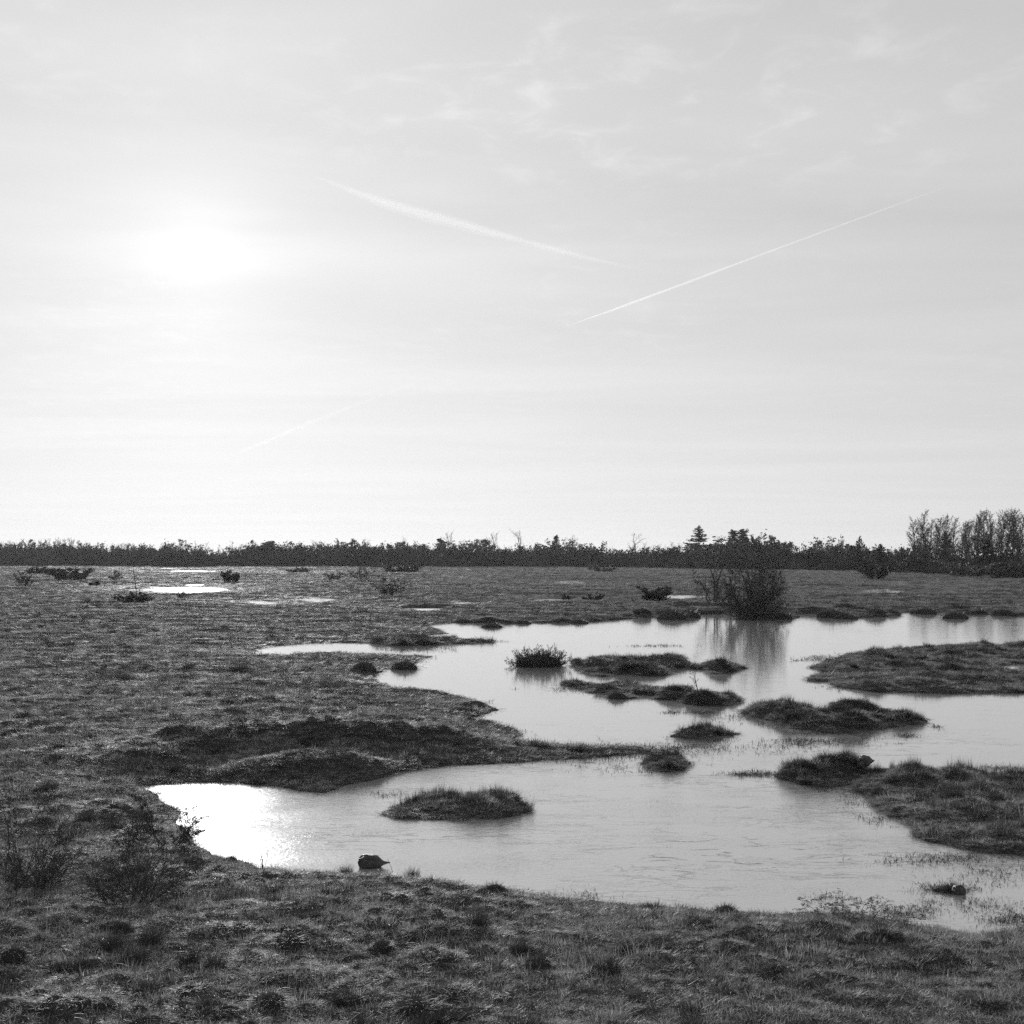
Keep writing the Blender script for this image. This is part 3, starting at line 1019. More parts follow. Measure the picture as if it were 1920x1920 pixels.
def make_pine_meshes(seed, top=0.45, wid=0.55):
    """Pine with flat foliage clumps on an open limb structure, 10 m tall."""
    rnd = random.Random(seed)
    gl, gt = Geo(), Geo()
    gl.tube([Vector((0, 0, -0.3)), Vector((0.2, 0.1, 4)), Vector((-0.1, 0, 7)), Vector((0, 0, 9.6))], [0.22, 0.17, 0.1, 0.03], 6)
    for j in range(20):
        z = 10 * (1 - top) + 10 * top * (j + rnd.random()) / 20
        f = (10 - z) / (10 * top)
        a = rnd.uniform(0, 2 * math.pi)
        Lb = 10 * wid * 0.5 * (0.35 + 0.75 * math.sqrt(max(0, f))) * rnd.uniform(0.6, 1.1)
        p0 = Vector((0, 0, z - 0.6)); p2 = p0 + Vector((math.cos(a) * Lb, math.sin(a) * Lb, 0.6 + 0.1 * Lb))
        gl.tube([p0, p0.lerp(p2, .5) + Vector((0, 0, -.15)), p2], [0.07, 0.05, 0.02], 3)
        foliage(gt, p2, 0.75, 90, 0.35, rnd, 0.4)
        foliage(gt, p0.lerp(p2, 0.6), 0.5, 40, 0.3, rnd, 0.4)
    foliage(gt, Vector((0, 0, 9.4)), 0.9, 110, 0.35, rnd, 0.5)
    return [("trunk", gl.mesh("pine_trunk", M_BARK)), ("crown", gt.mesh("pine_crown", M_NEEDLE))]


def tussock_meshes(seed, n=420, blade=0.75, dome=0.55, droop=0.5, bw=0.035):
    """Rounded tussock of unit half-width: earthy mound under drooping blades."""
    rnd = random.Random(seed)
    gm = Geo()
    rings, seg = 6, 16
    for i in range(rings + 1):
        t = i / rings
        for k in range(seg):
            a = 2 * math.pi * k / seg
            rr = math.sin(t * math.pi / 2) * (1 + 0.12 * math.sin(3 * a + seed) + 0.08 * math.sin(5 * a + 2 * seed)) * 0.85
            zz = dome * math.cos(t * math.pi / 2) - (0.25 if i == rings else 0.0)
            gm.v.append((math.cos(a) * rr, math.sin(a) * rr, zz))
    for i in range(rings):
        for k in range(seg):
            k2 = (k + 1) % seg
            gm.f.append((i * seg + k, (i + 1) * seg + k, (i + 1) * seg + k2, i * seg + k2))
    gb = Geo()
    for _ in range(n):
        a = rnd.uniform(0, 2 * math.pi); t = math.sqrt(rnd.random()) * 0.97
        rr = math.sin(t * math.pi / 2) * 0.85
        p = Vector((math.cos(a) * rr, math.sin(a) * rr, dome * math.cos(t * math.pi / 2) - 0.03))
        la = a + rnd.uniform(-.7, .7)
        ln = 0.15 + 0.9 * t * rnd.uniform(0.4, 1.2)
        d = Vector((math.cos(la) * ln, math.sin(la) * ln, 1)).normalized()
        gb.blade(p, d, blade * rnd.uniform(0.35, 1.0), bw * rnd.uniform(0.6, 1.2), droop * rnd.uniform(0.4, 1.4), rnd, 3)
    return [("mound", gm.mesh("tussock_mound", M_GROUND, True)), ("blades", gb.mesh("tussock_blades", M_RUSH))]


def place(name, label, cat, parts, loc, scale, rotz=0.0, group=None, tilt=0.0):
    e = bpy.data.objects.new(name, None)
    e.empty_display_size = 0.3
    COL.objects.link(e)
    e.location = loc
    e.rotation_euler = (0, tilt, rotz)
    e.scale = scale
    tag(e, label, cat, group)
    for nm, me in parts:
        c = bpy.data.objects.new(nm, me)
        COL.objects.link(c)
        c.parent = e
    return e


def zat(x, y):
    return float(ground_z(np.array([x]), np.array([y]))[0])


def at_px(px, py, z=None):
    """Ground point seen at a pixel (one refinement for the height of the land)."""
    x, y = W(px, py)
    zz = max(0.0, zat(x, y)) if z is None else z
    x, y = W(px, py, zz)
    return Vector((x, y, zz if z is not None else max(-0.02, zat(x, y))))


def at_dist(px, dist):
    x = (px - CX) / F * dist
    return Vector((x, dist, max(0.0, zat(x, dist))))


# --- the thicket that closes the plain: one continuous far-off mass
def thicket():
    protos = []
    for i in range(5):
        gl, gt = norm_geo(bush_proto(300 + i, 11, P_THICK, 1.0, 52, 0.22, 0.014))
        protos.append(gt.mesh("thicket_shrub", M_CROWN))
    coll = proto_collection("thicket_shrubs", protos)
    bx = [-400, 0, 400, 700, 1000, 1200, 1500, 1650, 1750, 1920, 2300]
    by = [1060, 1060, 1062, 1064, 1063.5, 1066, 1070, 1073, 1077, 1082, 1086]
    tx = [-400, 0, 60, 130, 180, 280, 350, 440, 500, 540, 600, 680, 720, 800, 880, 960, 1040, 1100, 1180, 1250, 1310, 1400, 1500, 1560, 1600, 1650, 1700, 1800, 1920, 2300]
    ty = [1024, 1026, 1024, 1024, 1028, 1032, 1034, 1034, 1027, 1031, 1029, 1028, 1031, 1030, 1026, 1031, 1026, 1033, 1036, 1033, 1029, 1028, 1030, 1031, 1036, 1031, 1029, 1036, 1040, 1040]
    r = random.Random(5)
    pts, rot, scl, idx = [], [], [], []
    for row in range(4):
        px = -420.0
        while px < 2350:
            px += r.uniform(6, 13)
            base = np.interp(px, bx, by) + r.uniform(-0.7, 0.7) + 1.2 * float(perlin(px / 45.0, 0.5, 73))
            d = F * 3.75 / (base - YH) + row * 9.0 + r.uniform(-3, 3)
            top = np.interp(px, tx, ty)
            f = (0.5, 0.85, 1.05, 1.12)[row] * r.uniform(0.62, 1.16)
            if row == 3 and r.random() < 0.12: f *= 1.22
            h = (H + (YH - top) * d / F) * f * (1.06 if px < 1350 else 1.0) * (1 + 0.30 * float(perlin(px / 55.0, row * 0.37 + 0.5, 71)) + 0.16 * float(perlin(px / 19.0, row * 0.61 + 0.5, 72)))
            x = (px - CX) / F * d
            pts.append((x, d, 0.05)); rot.append((0, 0, r.uniform(0, 6.28)))
            w = max(h, 2.5) * r.uniform(0.6, 1.25)
            scl.append((w, w, h)); idx.append(r.randrange(5))
    o = scatter("thicket", pts, rot, scl, idx, coll)
    tag(o, "continuous dark thicket of scrub closing the plain along the horizon", "thicket")


thicket()


def far_wood():
    protos = []
    for i in range(4):
        P = dict(P_BIRCH, n=[18, 6, 4], rmin=0.02, t0=[0.25, .15, .15])
        gl, gt = Geo(), Geo()
        grow(gl, gl, Vector((0, 0, 0)), Vector((0, 0, 1)), 10, 0.14, 0, P, random.Random(340 + i))
        norm_geo((gl,), 1.0)
        protos.append(gl.mesh("wood_tree", M_TWIG))
    coll = proto_collection("wood_trees", protos)
    r = random.Random(9)
    pts, rot, scl, idx = [], [], [], []
    for k in range(430):
        px = r.uniform(-350, 300) if k < 250 else r.uniform(300, 1350)
        d = r.uniform(540, 680)
        top = np.interp(px, [-350, 0, 60, 135, 175, 240, 300, 420, 1350], [1012, 1016, 1013, 1008, 1017, 1018, 1027, 1029, 1028]) + r.uniform(-3, 8)
        if k >= 250: top += r.uniform(-15, 2)
        h = H + (YH - top) * d / F
        pts.append(((px - CX) / F * d, d, 0)); rot.append((0, 0, r.uniform(0, 6.28)))
        scl.append((h * r.uniform(.7, 1.2), h * r.uniform(.7, 1.2), h)); idx.append(r.randrange(4))
    o = scatter("distant_wood", pts, rot, scl, idx, coll)
    tag(o, "pale leafless wood far behind the thicket", "wood")


far_wood()
print("thicket done")

# --- trees that stand out above the thicket
BIRCH = [make_tree_meshes(400 + i, P_BIRCH, 10, 0.14, ln) for i, ln in enumerate((-0.03, 0.02, 0.05, 0.0, -0.06))]
ROUND = [make_tree_meshes(420 + i, P_ROUND, 9, 0.22) for i in range(3)]
FIR = [make_conifer_meshes(440, 0.42, 0.55, 1.2), make_conifer_meshes(441, 0.34, 0.42, 1.4), make_conifer_meshes(442, 0.32, 0.48, 1.2)]
PINE = [make_pine_meshes(450, 0.45, 0.6), make_pine_meshes(451, 0.5, 0.45)]

def make_evergreen_meshes(seed, wid=0.8):
    """Dense broad-crowned evergreen, 10 m tall, crown of many irregular leaf clumps."""
    rnd = random.Random(seed)
    gl, gt = Geo(), Geo()
    gl.tube([Vector((0, 0, -0.3)), Vector((0.1, 0, 3)), Vector((0, 0.1, 6)), Vector((0, 0, 9))], [0.25, 0.2, 0.12, 0.03], 6)
    for j in range(75):
        a = rnd.uniform(0, 6.28); z = 1.5 + 8.0 * rnd.random() ** 0.8
        rr = 10 * wid * 0.5 * math.sqrt(max(0.02, 1 - ((z - 5.5) / 4.6) ** 2)) * math.sqrt(rnd.random()) * rnd.uniform(.8, 1.15)
        c = Vector((math.cos(a) * rr, math.sin(a) * rr, z + rnd.gauss(0, .25)))
        gl.tube([Vector((0, 0, max(0.5, z - 1.5))), c], [0.05, 0.015], 3)
        foliage(gt, c, 0.75, 45, 0.34, rnd, 0.8)
    return [("trunk", gl.mesh("evergreen_trunk", M_BARK)), ("crown", gt.mesh("evergreen_crown", M_NEEDLE))]


EVER = [make_evergreen_meshes(460, 0.75), make_evergreen_meshes(461, 0.6)]


def tree_at(name, label, cat, parts, px, top, dist, group=None, wide=1.0, rz=0.0, tilt=0.0):
    p = at_dist(px, dist)
    h = (H - p.z) + (YH - top) * dist / F
    s = h / 10.0
    return place(name, label, cat, parts, p, (s * wide, s * wide, s), rz, group, tilt)


G_FIR = "conifers above the thicket"
tree_at("fir_tree", "lone open-branched fir, the broadest conifer above the thicket", "tree", FIR[0], 1310, 985, 430, G_FIR, 1.3, 0.4)
tree_at("fir_tree", "denser fir of the pair behind the big pond bush", "tree", FIR[1], 1374, 993, 430, G_FIR, 1.2, 1.2)
tree_at("fir_tree", "thinner pointed fir of the pair behind the big pond bush", "tree", FIR[2], 1392, 992, 436, G_FIR, 1.1, 2.6)
tree_at("fir_tree", "small ragged fir amid bare trees at the middle of the horizon", "tree", FIR[1], 1043, 1003, 480, G_FIR, 1.0, 4.0)
tree_at("fir_tree", "dark little spruce between birch trunks, below their crowns", "tree", FIR[1], 1852, 1012, 268, G_FIR, 1.25, 3.0)
tree_at("fir_tree", "tiny pointed fir top just before the birch stand begins", "tree", FIR[2], 1651, 1020, 300, G_FIR, 1.0, 3.3)
G_PINE = "pines in the tree line"
tree_at("pine_tree", "wide flat-topped pine rising from the thicket, beyond the pale wood", "tree", PINE[0], 505, 1016, 470, G_PINE, 1.5, 0.3)
tree_at("pine_tree", "small dark round-headed pine standing clear in a dip of the horizon", "tree", EVER[1], 375, 1029, 460, G_PINE, 1.25, 1.0)
tree_at("pine_tree", "one-sided pine with a leaning head near the horizon's middle", "tree", PINE[1], 828, 1011, 480, G_PINE, 0.9, 2.0, 0.05)
tree_at("pine_tree", "compact broad-crowned evergreen bulging above the thicket at mid horizon", "tree", EVER[0], 905, 1012, 475, G_PINE, 1.3, 3.0)
tree_at("pine_tree", "flat bushy pine between the fir pair and the birch stand", "tree", EVER[0], 1455, 1017, 400, G_PINE, 1.4, 4.2)
tree_at("pine_tree", "narrow twin-topped pine right beside the flat bushy pine", "tree", EVER[1], 1477, 1014, 402, G_PINE, 0.7, 5.0)
tree_at("pine_tree", "dark tiered pine standing among the tallest birches", "tree", FIR[0], 1772, 996, 276, G_PINE, 0.9, 0.5)
G_BARE = "bare trees above the thicket"
for px, top, dd, w, k, lab in (
        (1191, 1001, 470, 1.0, 0, "bare round-crowned tree standing alone above the thicket's lowest stretch"),
        (930, 1001, 500, 0.8, 1, "thin bare tree just past the compact evergreen on the horizon"),
        (979, 997, 500, 0.7, 2, "tallest wispy bare tree at the middle of the horizon"),
        (845, 1000, 500, 0.8, 1, "wispy bare tree beside the one-sided pine"),
        (1076, 1008, 490, 0.9, 2, "pale bare tree just past the small ragged fir"),
        (683, 1013, 490, 1.1, 0, "low spreading bare tree over the thicket, beside a stunted top"),
        (605, 1016, 500, 0.9, 2, "bare tree between the flat-topped pine and the spreading one"),
        (1540, 1015, 430, 1.2, 0, "low bare tree in the gap before the birch stand"),
        (1425, 1010, 440, 0.8, 1, "faint bare tree between the fir pair and the flat pine"),
        (755, 1010, 490, 0.5, 1, "spindly bare snag sticking up from the thicket's middle")):
    tree_at("bare_tree", lab, "tree", ROUND[k], px, top - 5, dd, G_BARE, w, px * 0.37)
G_BIRCH = "stand of birches at the horizon"
birches = [(1716, 969, 290, .9, 4, "leaning outermost birch at the open end of the stand"),
           (1730, 976, 292, .8, 0, "slim birch second from the open end of the stand"),
           (1743, 955, 285, .9, 1, "tall dense-crowned birch near the open end of the stand"),
           (1758, 966, 288, .8, 3, "birch fourth from the open end, behind the tall dense one"),
           (1778, 963, 284, .8, 0, "birch fifth from the open end with a full crown"),
           (1790, 969, 280, .8, 2, "birch sixth from the open end, narrower crown"),
           (1801, 977, 286, .7, 3, "birch seventh from the open end, low and thin"),
           (1813, 976, 282, .8, 1, "birch eighth from the open end of the stand"),
           (1825, 970, 279, .8, 4, "birch ninth from the open end of the stand"),
           (1834, 958, 275, .8, 2, "birch tenth from the open end, where the stand grows taller"),
           (1848, 953, 272, .85, 0, "birch eleventh from the open end, above the little spruce"),
           (1860, 957, 276, .8, 3, "birch twelfth from the open end of the stand"),
           (1872, 955, 270, .8, 1, "birch thirteenth from the open end of the stand"),
           (1886, 953, 268, .85, 2, "birch fourteenth from the open end, two short of the frame"),
           (1897, 952, 270, .8, 0, "birch next to last before the frame's edge"),
           (1909, 955, 266, .85, 4, "last birch before the frame's edge")]
for px, top, dd, w, k, lab in birches:
    tree_at("birch_tree", lab, "tree", BIRCH[k], px, top, dd, G_BIRCH, w * 1.2, px * 0.71)

rb = random.Random(44)
for k in range(17):
    px = 1722 + k * 12.2 + rb.uniform(-4, 4)
    top = np.interp(px, [1720, 1745, 1800, 1830, 1920], [985, 966, 982, 968, 960]) + rb.uniform(-6, 12)
    tree_at("birch_tree", "slim birch in the back row of the stand", "tree", BIRCH[rb.randrange(5)], px, top, rb.uniform(298, 318), "back row of the birch stand", rb.uniform(0.8, 1.2), rb.uniform(0, 6.28))

# --- scrub on the plain
BUSH_BARE = [make_bush_meshes(500 + i, P_FARBUSH, 10, 48, M_STEM, M_TWIG, 0.10) for i in range(3)]
BUSH_DENSE = [make_bush_meshes(510 + i, dict(P_FARBUSH, leaf=(3, 0.07)), 14, 62, M_STEM, M_CROWN, 0.25) for i in range(3)]
G_BUSH = "scrub bushes dotted over the plain"


def bush_at(label, px, base, top, width, kind, group=G_BUSH, name="bush"):
    p = at_px(px, base)
    d = p.y
    h = (base - top) * d / F
    w = width * d / F
    parts = (BUSH_DENSE if kind >= 10 else BUSH_BARE)[kind % 10]
    nat = 1.15 if kind < 10 else 1.5     # natural width of a 1 m bush
    place(name, label, "bush", parts, p, (w / nat, w / nat, h), px * 0.53, group)


bush_at("wide low dark bush left of the bright far pool", 130, 1088, 1066, 66, 10)
bush_at("thin bare bush near the frame's edge, left of the wide low one", 47, 1101, 1067, 34, 0)
bush_at("scrubby clump at the foot of the tall thin sapling", 252, 1133, 1110, 62, 11)
bush_at("tiny twiggy bush in front of the bright far pool", 340, 1121, 1102, 26, 1)
bush_at("small round bush past the end of the bright far pool", 432, 1089, 1069, 30, 12)
bush_at("pale low bush near the little far puddle", 627, 1087, 1067, 36, 1)
bush_at("upright twiggy bush close to the thicket, past the pale low bush", 677, 1087, 1060, 36, 2)
bush_at("fan-shaped bare bush standing alone in mid plain", 730, 1119, 1082, 54, 0)
bush_at("low spreading bush behind the far bank, left of the big pond bush", 1228, 1127, 1098, 56, 10)
bush_at("cone-shaped dark bush on the plain before the birches", 1638, 1085, 1047, 46, 12)
bush_at("low broad bush at the thicket's foot below the first birches", 1815, 1079, 1054, 90, 10)
bush_at("round bush at the thicket's foot by the frame's edge", 1895, 1085, 1055, 70, 11)
bush_at("small flat bush before the thicket, beyond the far little pool", 560, 1074, 1062, 40, 11)
bush_at("dark flat bush standing before the thicket at mid horizon", 755, 1073, 1058, 70, 10)
bush_at("little bush at the thicket's foot, below the round bare tree's side", 1128, 1073, 1060, 40, 12)
bush_at("small dim bush in the plain above the far bank's start", 1062, 1125, 1112, 22, 11)
bush_at("small dim bush next to the other small one above the far bank", 1112, 1127, 1113, 30, 12)
bush_at("dark speck of a bush left of the sapling, on open grass", 178, 1098, 1090, 20, 12)
bush_at("low brush between the thin bare bush and the wide dark one", 80, 1077, 1062, 60, 11)
bush_at("thin twiggy bush left of the tall sapling, beyond the pool", 217, 1090, 1070, 28, 0)

# the large thorn bush on the far bank: thick upright half and an open, many-stemmed half
P_BIG = dict(seg=[6, 4, 3, 2], n=[13, 9, 7], ang=[48, 52, 50], ratio=[0.42, 0.48, 0.5], wig=[0.16, 0.22, 0.24, 0.2], trop=[0.15, 0.05, -0.1, -0.2],
             t0=[0.08, 0.1, 0.1], split=1, rmin=0.006, leaf=None)
gl, gt = bush_proto(530, 20, P_BIG, 4.0, 38, 0.8, 0.036)
gl2, gt2 = bush_proto(531, 16, dict(P_BIG, n=[10, 8, 6]), 2.4, 66, 1.3, 0.028)      # low skirt of shoots
for g_a, g_b in ((gl, gl2), (gt, gt2)):
    off = len(g_a.v)
    g_a.v += g_b.v
    g_a.f += [tuple(i + off for i in f) for f in g_b.f]
norm_geo((gl, gt), 4.4)
big = [("stems", gl.mesh("thorn_stems", M_STEM)), ("twigs", gt.mesh("thorn_twigs", M_TWIG))]
p = at_px(1412, 1156)
place("thorn_bush", "big dense thorn bush on the far bank mirrored in the pond", "bush", big, p, (0.95, 0.95, (1156 - 1024) * p.y / F / 4.4), 0.3)
P_OPEN = dict(P_BIG, n=[8, 6, 4], leaf=None, wig=[0.2, 0.2, 0.2, 0.15], t0=[0.35, .2, .2])
gl, gt = norm_geo(bush_proto(533, 8, P_OPEN, 3.0, 52, 0.5, 0.085), 3.0)
opn = [("stems", gl.mesh("thorn_stems", M_STEM)), ("twigs", gt.mesh("thorn_twigs", M_TWIG))]
p = at_px(1345, 1136)
place("thorn_bush", "open many-stemmed leafless bush leaning against the big thorn bush", "bush", opn, p, (1.25, 1.0, (1136 - 1036) * p.y / F / 3.0), 1.1)

# saplings
def SAPPARTS(a, b):
    o = len(a.v)
    a.v += b.v
    a.f += [tuple(i + o for i in f) for f in b.f]
    return [("stem", a.mesh("sapling_stem", M_STEM))]


P_SAP = dict(seg=[8, 3, 2], n=[16, 3], ang=[50, 40], ratio=[0.12, 0.5], wig=[0.03, 0.1, 0.1], trop=[0.1, 0.2, 0.1], t0=[0.2, 0.3], split=1, rmin=0.012, thick=True)
rnd = random.Random(81)
gl, gt = Geo(), Geo()
grow(gl, gt, Vector((0, 0, -0.1)), Vector((0, 0, 1)), 1.0, 0.012, 0, dict(P_SAP, rmin=0.004), rnd)
norm_geo((gl, gt))
p = at_px(257, 1131)
h = (1131 - 1052) * p.y / F
place("sapling", "single tall thin sapling in front of the bright far pool", "sapling", SAPPARTS(gl, gt), p, (h, h, h), 0.5)
gl, gt = Geo(), Geo()
P_SAP2 = dict(seg=[5, 4, 2], n=[9, 5], ang=[48, 40], ratio=[0.55, 0.45], wig=[0.08, 0.15, 0.15], trop=[0.1, 0.3, 0.1], t0=[0.25, 0.3], split=1, rmin=0.006)
grow(gl, gt, Vector((0, 0, -0.1)), Vector((-0.12, 0, 1)), 1.0, 0.035, 0, P_SAP2, random.Random(83))
norm_geo((gl, gt))
x, y = W(1309, 1312)
h = 36 * y / F
place("sapling", "bare crooked little sapling on a domed islet", "sapling", SAPPARTS(gl, gt), (x, y, 0.25), (h, h, h), 0.2)

# --- bushes among the near grass
G_NEAR = "twiggy bushes by the near end of the bay"
NB1 = make_bush_meshes(560, dict(P_BUSH, n=[8, 6, 4], wig=[0.2, 0.22, 0.2, 0.15], leaf=(1, 0.012)), 34, 58, M_STEM, M_TWIG, 0.3)
NB2 = make_bush_meshes(561, dict(P_BUSH, n=[7, 6, 4], wig=[0.18, 0.22, 0.2, 0.15], leaf=(1, 0.012)), 16, 50, M_STEM, M_TWIG, 0.25)
NB3 = make_bush_meshes(562, dict(P_BUSH, n=[10, 7, 5], wig=[0.2, 0.22, 0.22, 0.15], leaf=(2, 0.014)), 8, 55, M_STEM, M_TWIG, 0.1)


def near_bush(label, parts, px, base, top, width, rz):
    p = at_px(px, base)
    k = p.y / F
    place("twiggy_bush", label, "bush", parts, p, (width * k / 1.05, width * k / 1.05, (base - top) * k), rz, G_NEAR)


near_bush("dark thick twiggy bush low in the near grass, below the bay's end", NB1, 248, 1694, 1592, 165, 0.3)
near_bush("loose taller twigs growing out behind the thick low bush", NB2, 262, 1672, 1530, 150, 1.9)
near_bush("fine-leaved thorn bush reaching over the bright glare", NB3, 312, 1588, 1476, 170, 2.4)
near_bush("twiggy bush cut by the frame's edge in the near grass", NB2, 18, 1660, 1478, 190, 0.9)
near_bush("low dark bush in front of the one at the frame's edge", NB1, 75, 1655, 1575, 150, 4.0)

WEED = make_bush_meshes(566, dict(P_BUSH, seg=[3, 3, 2, 2], n=[4, 4, 3], leaf=(3, 0.03)), 34, 66, M_STEM, M_TWIG, 0.5)
near_bush("leafy sprawling weeds on the near shore by the ice wrinkles", WEED, 1605, 1726, 1690, 130, 0.7)

# --- tussocks
TUSS = [tussock_meshes(600 + i, 360, 0.7, 0.55, 0.55) for i in range(4)]
SPIKY = [tussock_meshes(620 + i, 300, 1.5, 0.35, 0.18, 0.045) for i in range(3)]


def tussock_at(label, px, base, w, h, kind=0, group=None, z=None, name="tussock"):
    p = at_px(px, base, z)
    if z is not None: p.z = z
    k = p.y / F
    parts = (SPIKY if kind >= 10 else TUSS)[kind % 10]
    nat = 1.25 if kind >= 10 else 0.9
    place(name, label, "tussock", parts, (p.x, p.y + 0.3 * w * k, p.z - 0.02), (w * k / 2.1, w * k / 2.1, h * k / nat), px * 0.91, group)


G_FAR = "tussocks along the far bank"
far_t = [(1400, 1161, 36, 18), (1430, 1158, 34, 15), (1468, 1160, 42, 17), (1565, 1157, 52, 17), (1590, 1158, 40, 15), (1590, 1140, 36, 13),
         (1614, 1143, 40, 12), (1646, 1152, 34, 15), (1675, 1152, 32, 12), (1728, 1147, 30, 12), (1742, 1152, 38, 18), (1796, 1152, 44, 18),
         (1802, 1144, 46, 14), (1841, 1152, 28, 14), (1887, 1152, 38, 16), (1903, 1156, 16, 10)]
names = ["first", "second", "third", "fourth", "fifth", "sixth", "seventh", "eighth", "ninth", "tenth", "eleventh", "twelfth", "thirteenth", "fourteenth", "fifteenth", "sixteenth"]
order = sorted(range(len(far_t)), key=lambda i: far_t[i][0])
for n, i in enumerate(order):
    px, b, w, h = far_t[i]
    tussock_at("%s tussock along the far bank, counting from the big bush outward" % names[n], px, b, w * 1.35, h * 1.05, i % 4, G_FAR)
G_FARL = "tussocks on the far bank left of the big bush"
for n, (px, b, w, h) in enumerate([(870, 1167, 34, 10), (922, 1167, 40, 12), (980, 1167, 30, 11), (1086, 1165, 34, 11), (1110, 1165, 36, 9), (1206, 1155, 34, 14), (1262, 1151, 52, 24), (1292, 1150, 46, 20)]):
    tussock_at("%s dark tussock along the far bank, counting from the upper inlet" % names[n], px, b, w * 1.3, h * 1.05, n % 4, G_FARL)
tussock_at("rounded dark tussock at the water, tucked in the left bank's corner", 681, 1259, 62, 28, 1, "pair of tussocks at the left bank")
tussock_at("rounded dark tussock out in the water off the left bank", 757, 1257, 66, 26, 2, "pair of tussocks at the left bank", -0.03)
tussock_at("small dark tussock hanging below the weedy strip islet", 1157, 1311, 46, 20, 3, None, 0.0)

P_CLUMP = dict(seg=[4, 2, 2], n=[6, 4], ang=[35, 40], ratio=[0.35, 0.5], wig=[0.14, 0.16, 0.14], trop=[0.2, 0.1, 0.1], t0=[0.2, 0.2], split=1, rmin=0.0035, leaf=(2, 0.06))
gl, gt = norm_geo(bush_proto(640, 210, dict(P_CLUMP, leaf=(1, 0.03)), 0.8, 70, 0.6, 0.006))
x, y = W(1011, 1251)
k = y / F
tm = tussock_meshes(641, 500, 0.6, 0.6, 0.3, 0.03)
e = place("sedge_clump", "tall bushy sedge clump standing in the pond at the upper chain's end", "sedge clump",
          [("stems", gl.mesh("sedge_stems", M_STEM)), ("leaves", gt.mesh("sedge_leaves", M_TWIG))] + tm, (x, y + 0.6, -0.05), (1, 1, 1))
for c in e.children:
    c.scale = (96 * k / 2.0, 96 * k / 2.0, 38 * k) if c.name.startswith(("mound", "blades")) else (96 * k / 2.3, 96 * k / 2.3, 40 * k)

G_TUFT = "dark rush tufts in the near grass"
for px, b, w, h, kind, lab in [
        (897, 1752, 44, 58, 10, "tallest spiky rush tuft in the near grass, alone at its centre"),
        (778, 1890, 120, 40, 0, "broad flat dark tussock at the bottom edge, left of centre"),
        (1140, 1830, 60, 38, 11, "spiky dark tuft in the near grass, right of centre and low"),
        (1010, 1826, 60, 30, 1, "rounded dark tuft just left of the low spiky one"),
        (886, 1786, 30, 26, 12, "small dark tuft straight below the tallest rush tuft"),
        (716, 1776, 46, 22, 2, "flat dark tuft between the shore stone and the broad bottom tussock"),
        (246, 1812, 62, 50, 10, "big spiky dark tuft at lower left, below the twiggy bush"),
        (278, 1768, 48, 46, 11, "spiky tuft between the twiggy bush and the big lower-left tuft"),
        (208, 1784, 46, 40, 12, "soft pale-tipped tuft left of the big lower-left tuft"),
        (353, 1808, 44, 40, 11, "dark tuft right of the big lower-left tuft, first of two"),
        (399, 1814, 44, 42, 12, "dark tuft right of the big lower-left tuft, second of two"),
        (314, 1838, 38, 24, 1, "low blackish tuft under the lower-left cluster"),
        (387, 1892, 46, 34, 10, "dark tuft near the bottom edge under the lower-left cluster"),
        (500, 1895, 90, 34, 3, "long shaded tussock near the bottom edge, left third"),
        (540, 1770, 90, 22, 0, "long low dark tussock below the stem by the bay's shore"),
        (18, 1800, 66, 40, 2, "dark tussock at the frame's edge, lower left"),
        (158, 1545, 46, 32, 11, "spiky tuft on the bank between the two near bushes"),
        (773, 1642, 28, 22, 12, "little dark tuft on the shore just past the stone"),
        (648, 1640, 26, 22, 10, "little dark tuft on the shore just before the stone"),
        (928, 1676, 58, 22, 1, "ragged tuft on the near shore, midway along the pond"),
        (432, 1618, 26, 18, 2, "small round tuft at the lip of the glaring bay"),
        (1365, 1714, 60, 20, 1, "flat dark hump on the near shore left of the leafy weeds")]:
    tussock_at(lab, px, b, w, h, kind, G_TUFT, name="rush_tuft")

# --- dry stems, straw, sedge in the shallows
def stem_at(label, px, base, top, lean, n=1, seed=0):
    rnd = random.Random(seed)
    g = Geo()
    for i in range(n):
        d = Vector((lean + rnd.gauss(0, 0.12 if n > 1 else 0), rnd.gauss(0, .1), 1)).normalized()
        L = rnd.uniform(0.6, 1.0) if i else 1.0
        pts = [Vector((rnd.gauss(0, .03) if n > 1 else 0, 0, -0.05))]
        for s in range(5):
            d = (d + Vector((rnd.gauss(0, .06), 0, 0))).normalized()
            pts.append(pts[-1] + d * L / 5)
        g.tube(pts, [0.016, 0.014, 0.012, 0.011, 0.01, 0.018 if n > 1 else 0.008], 4)
    p = at_px(px, base)
    h = (base - top) * p.y / F
    o = obj("dry_stem", g.mesh("dry_stem", M_STEM), None, None, p)
    o.scale = (h, h, h)
    tag(o, label, "stem")


stem_at("thin dry stem leaning on the shore right beside the stone", 737, 1634, 1604, -0.3, 1, 1)
stem_at("cluster of dark dry stems on the shore of the glaring bay", 494, 1645, 1606, -0.05, 5, 2)
stem_at("single dry stalk standing in the near grass below the glaring bay", 488, 1680, 1640, 0.1, 1, 3)


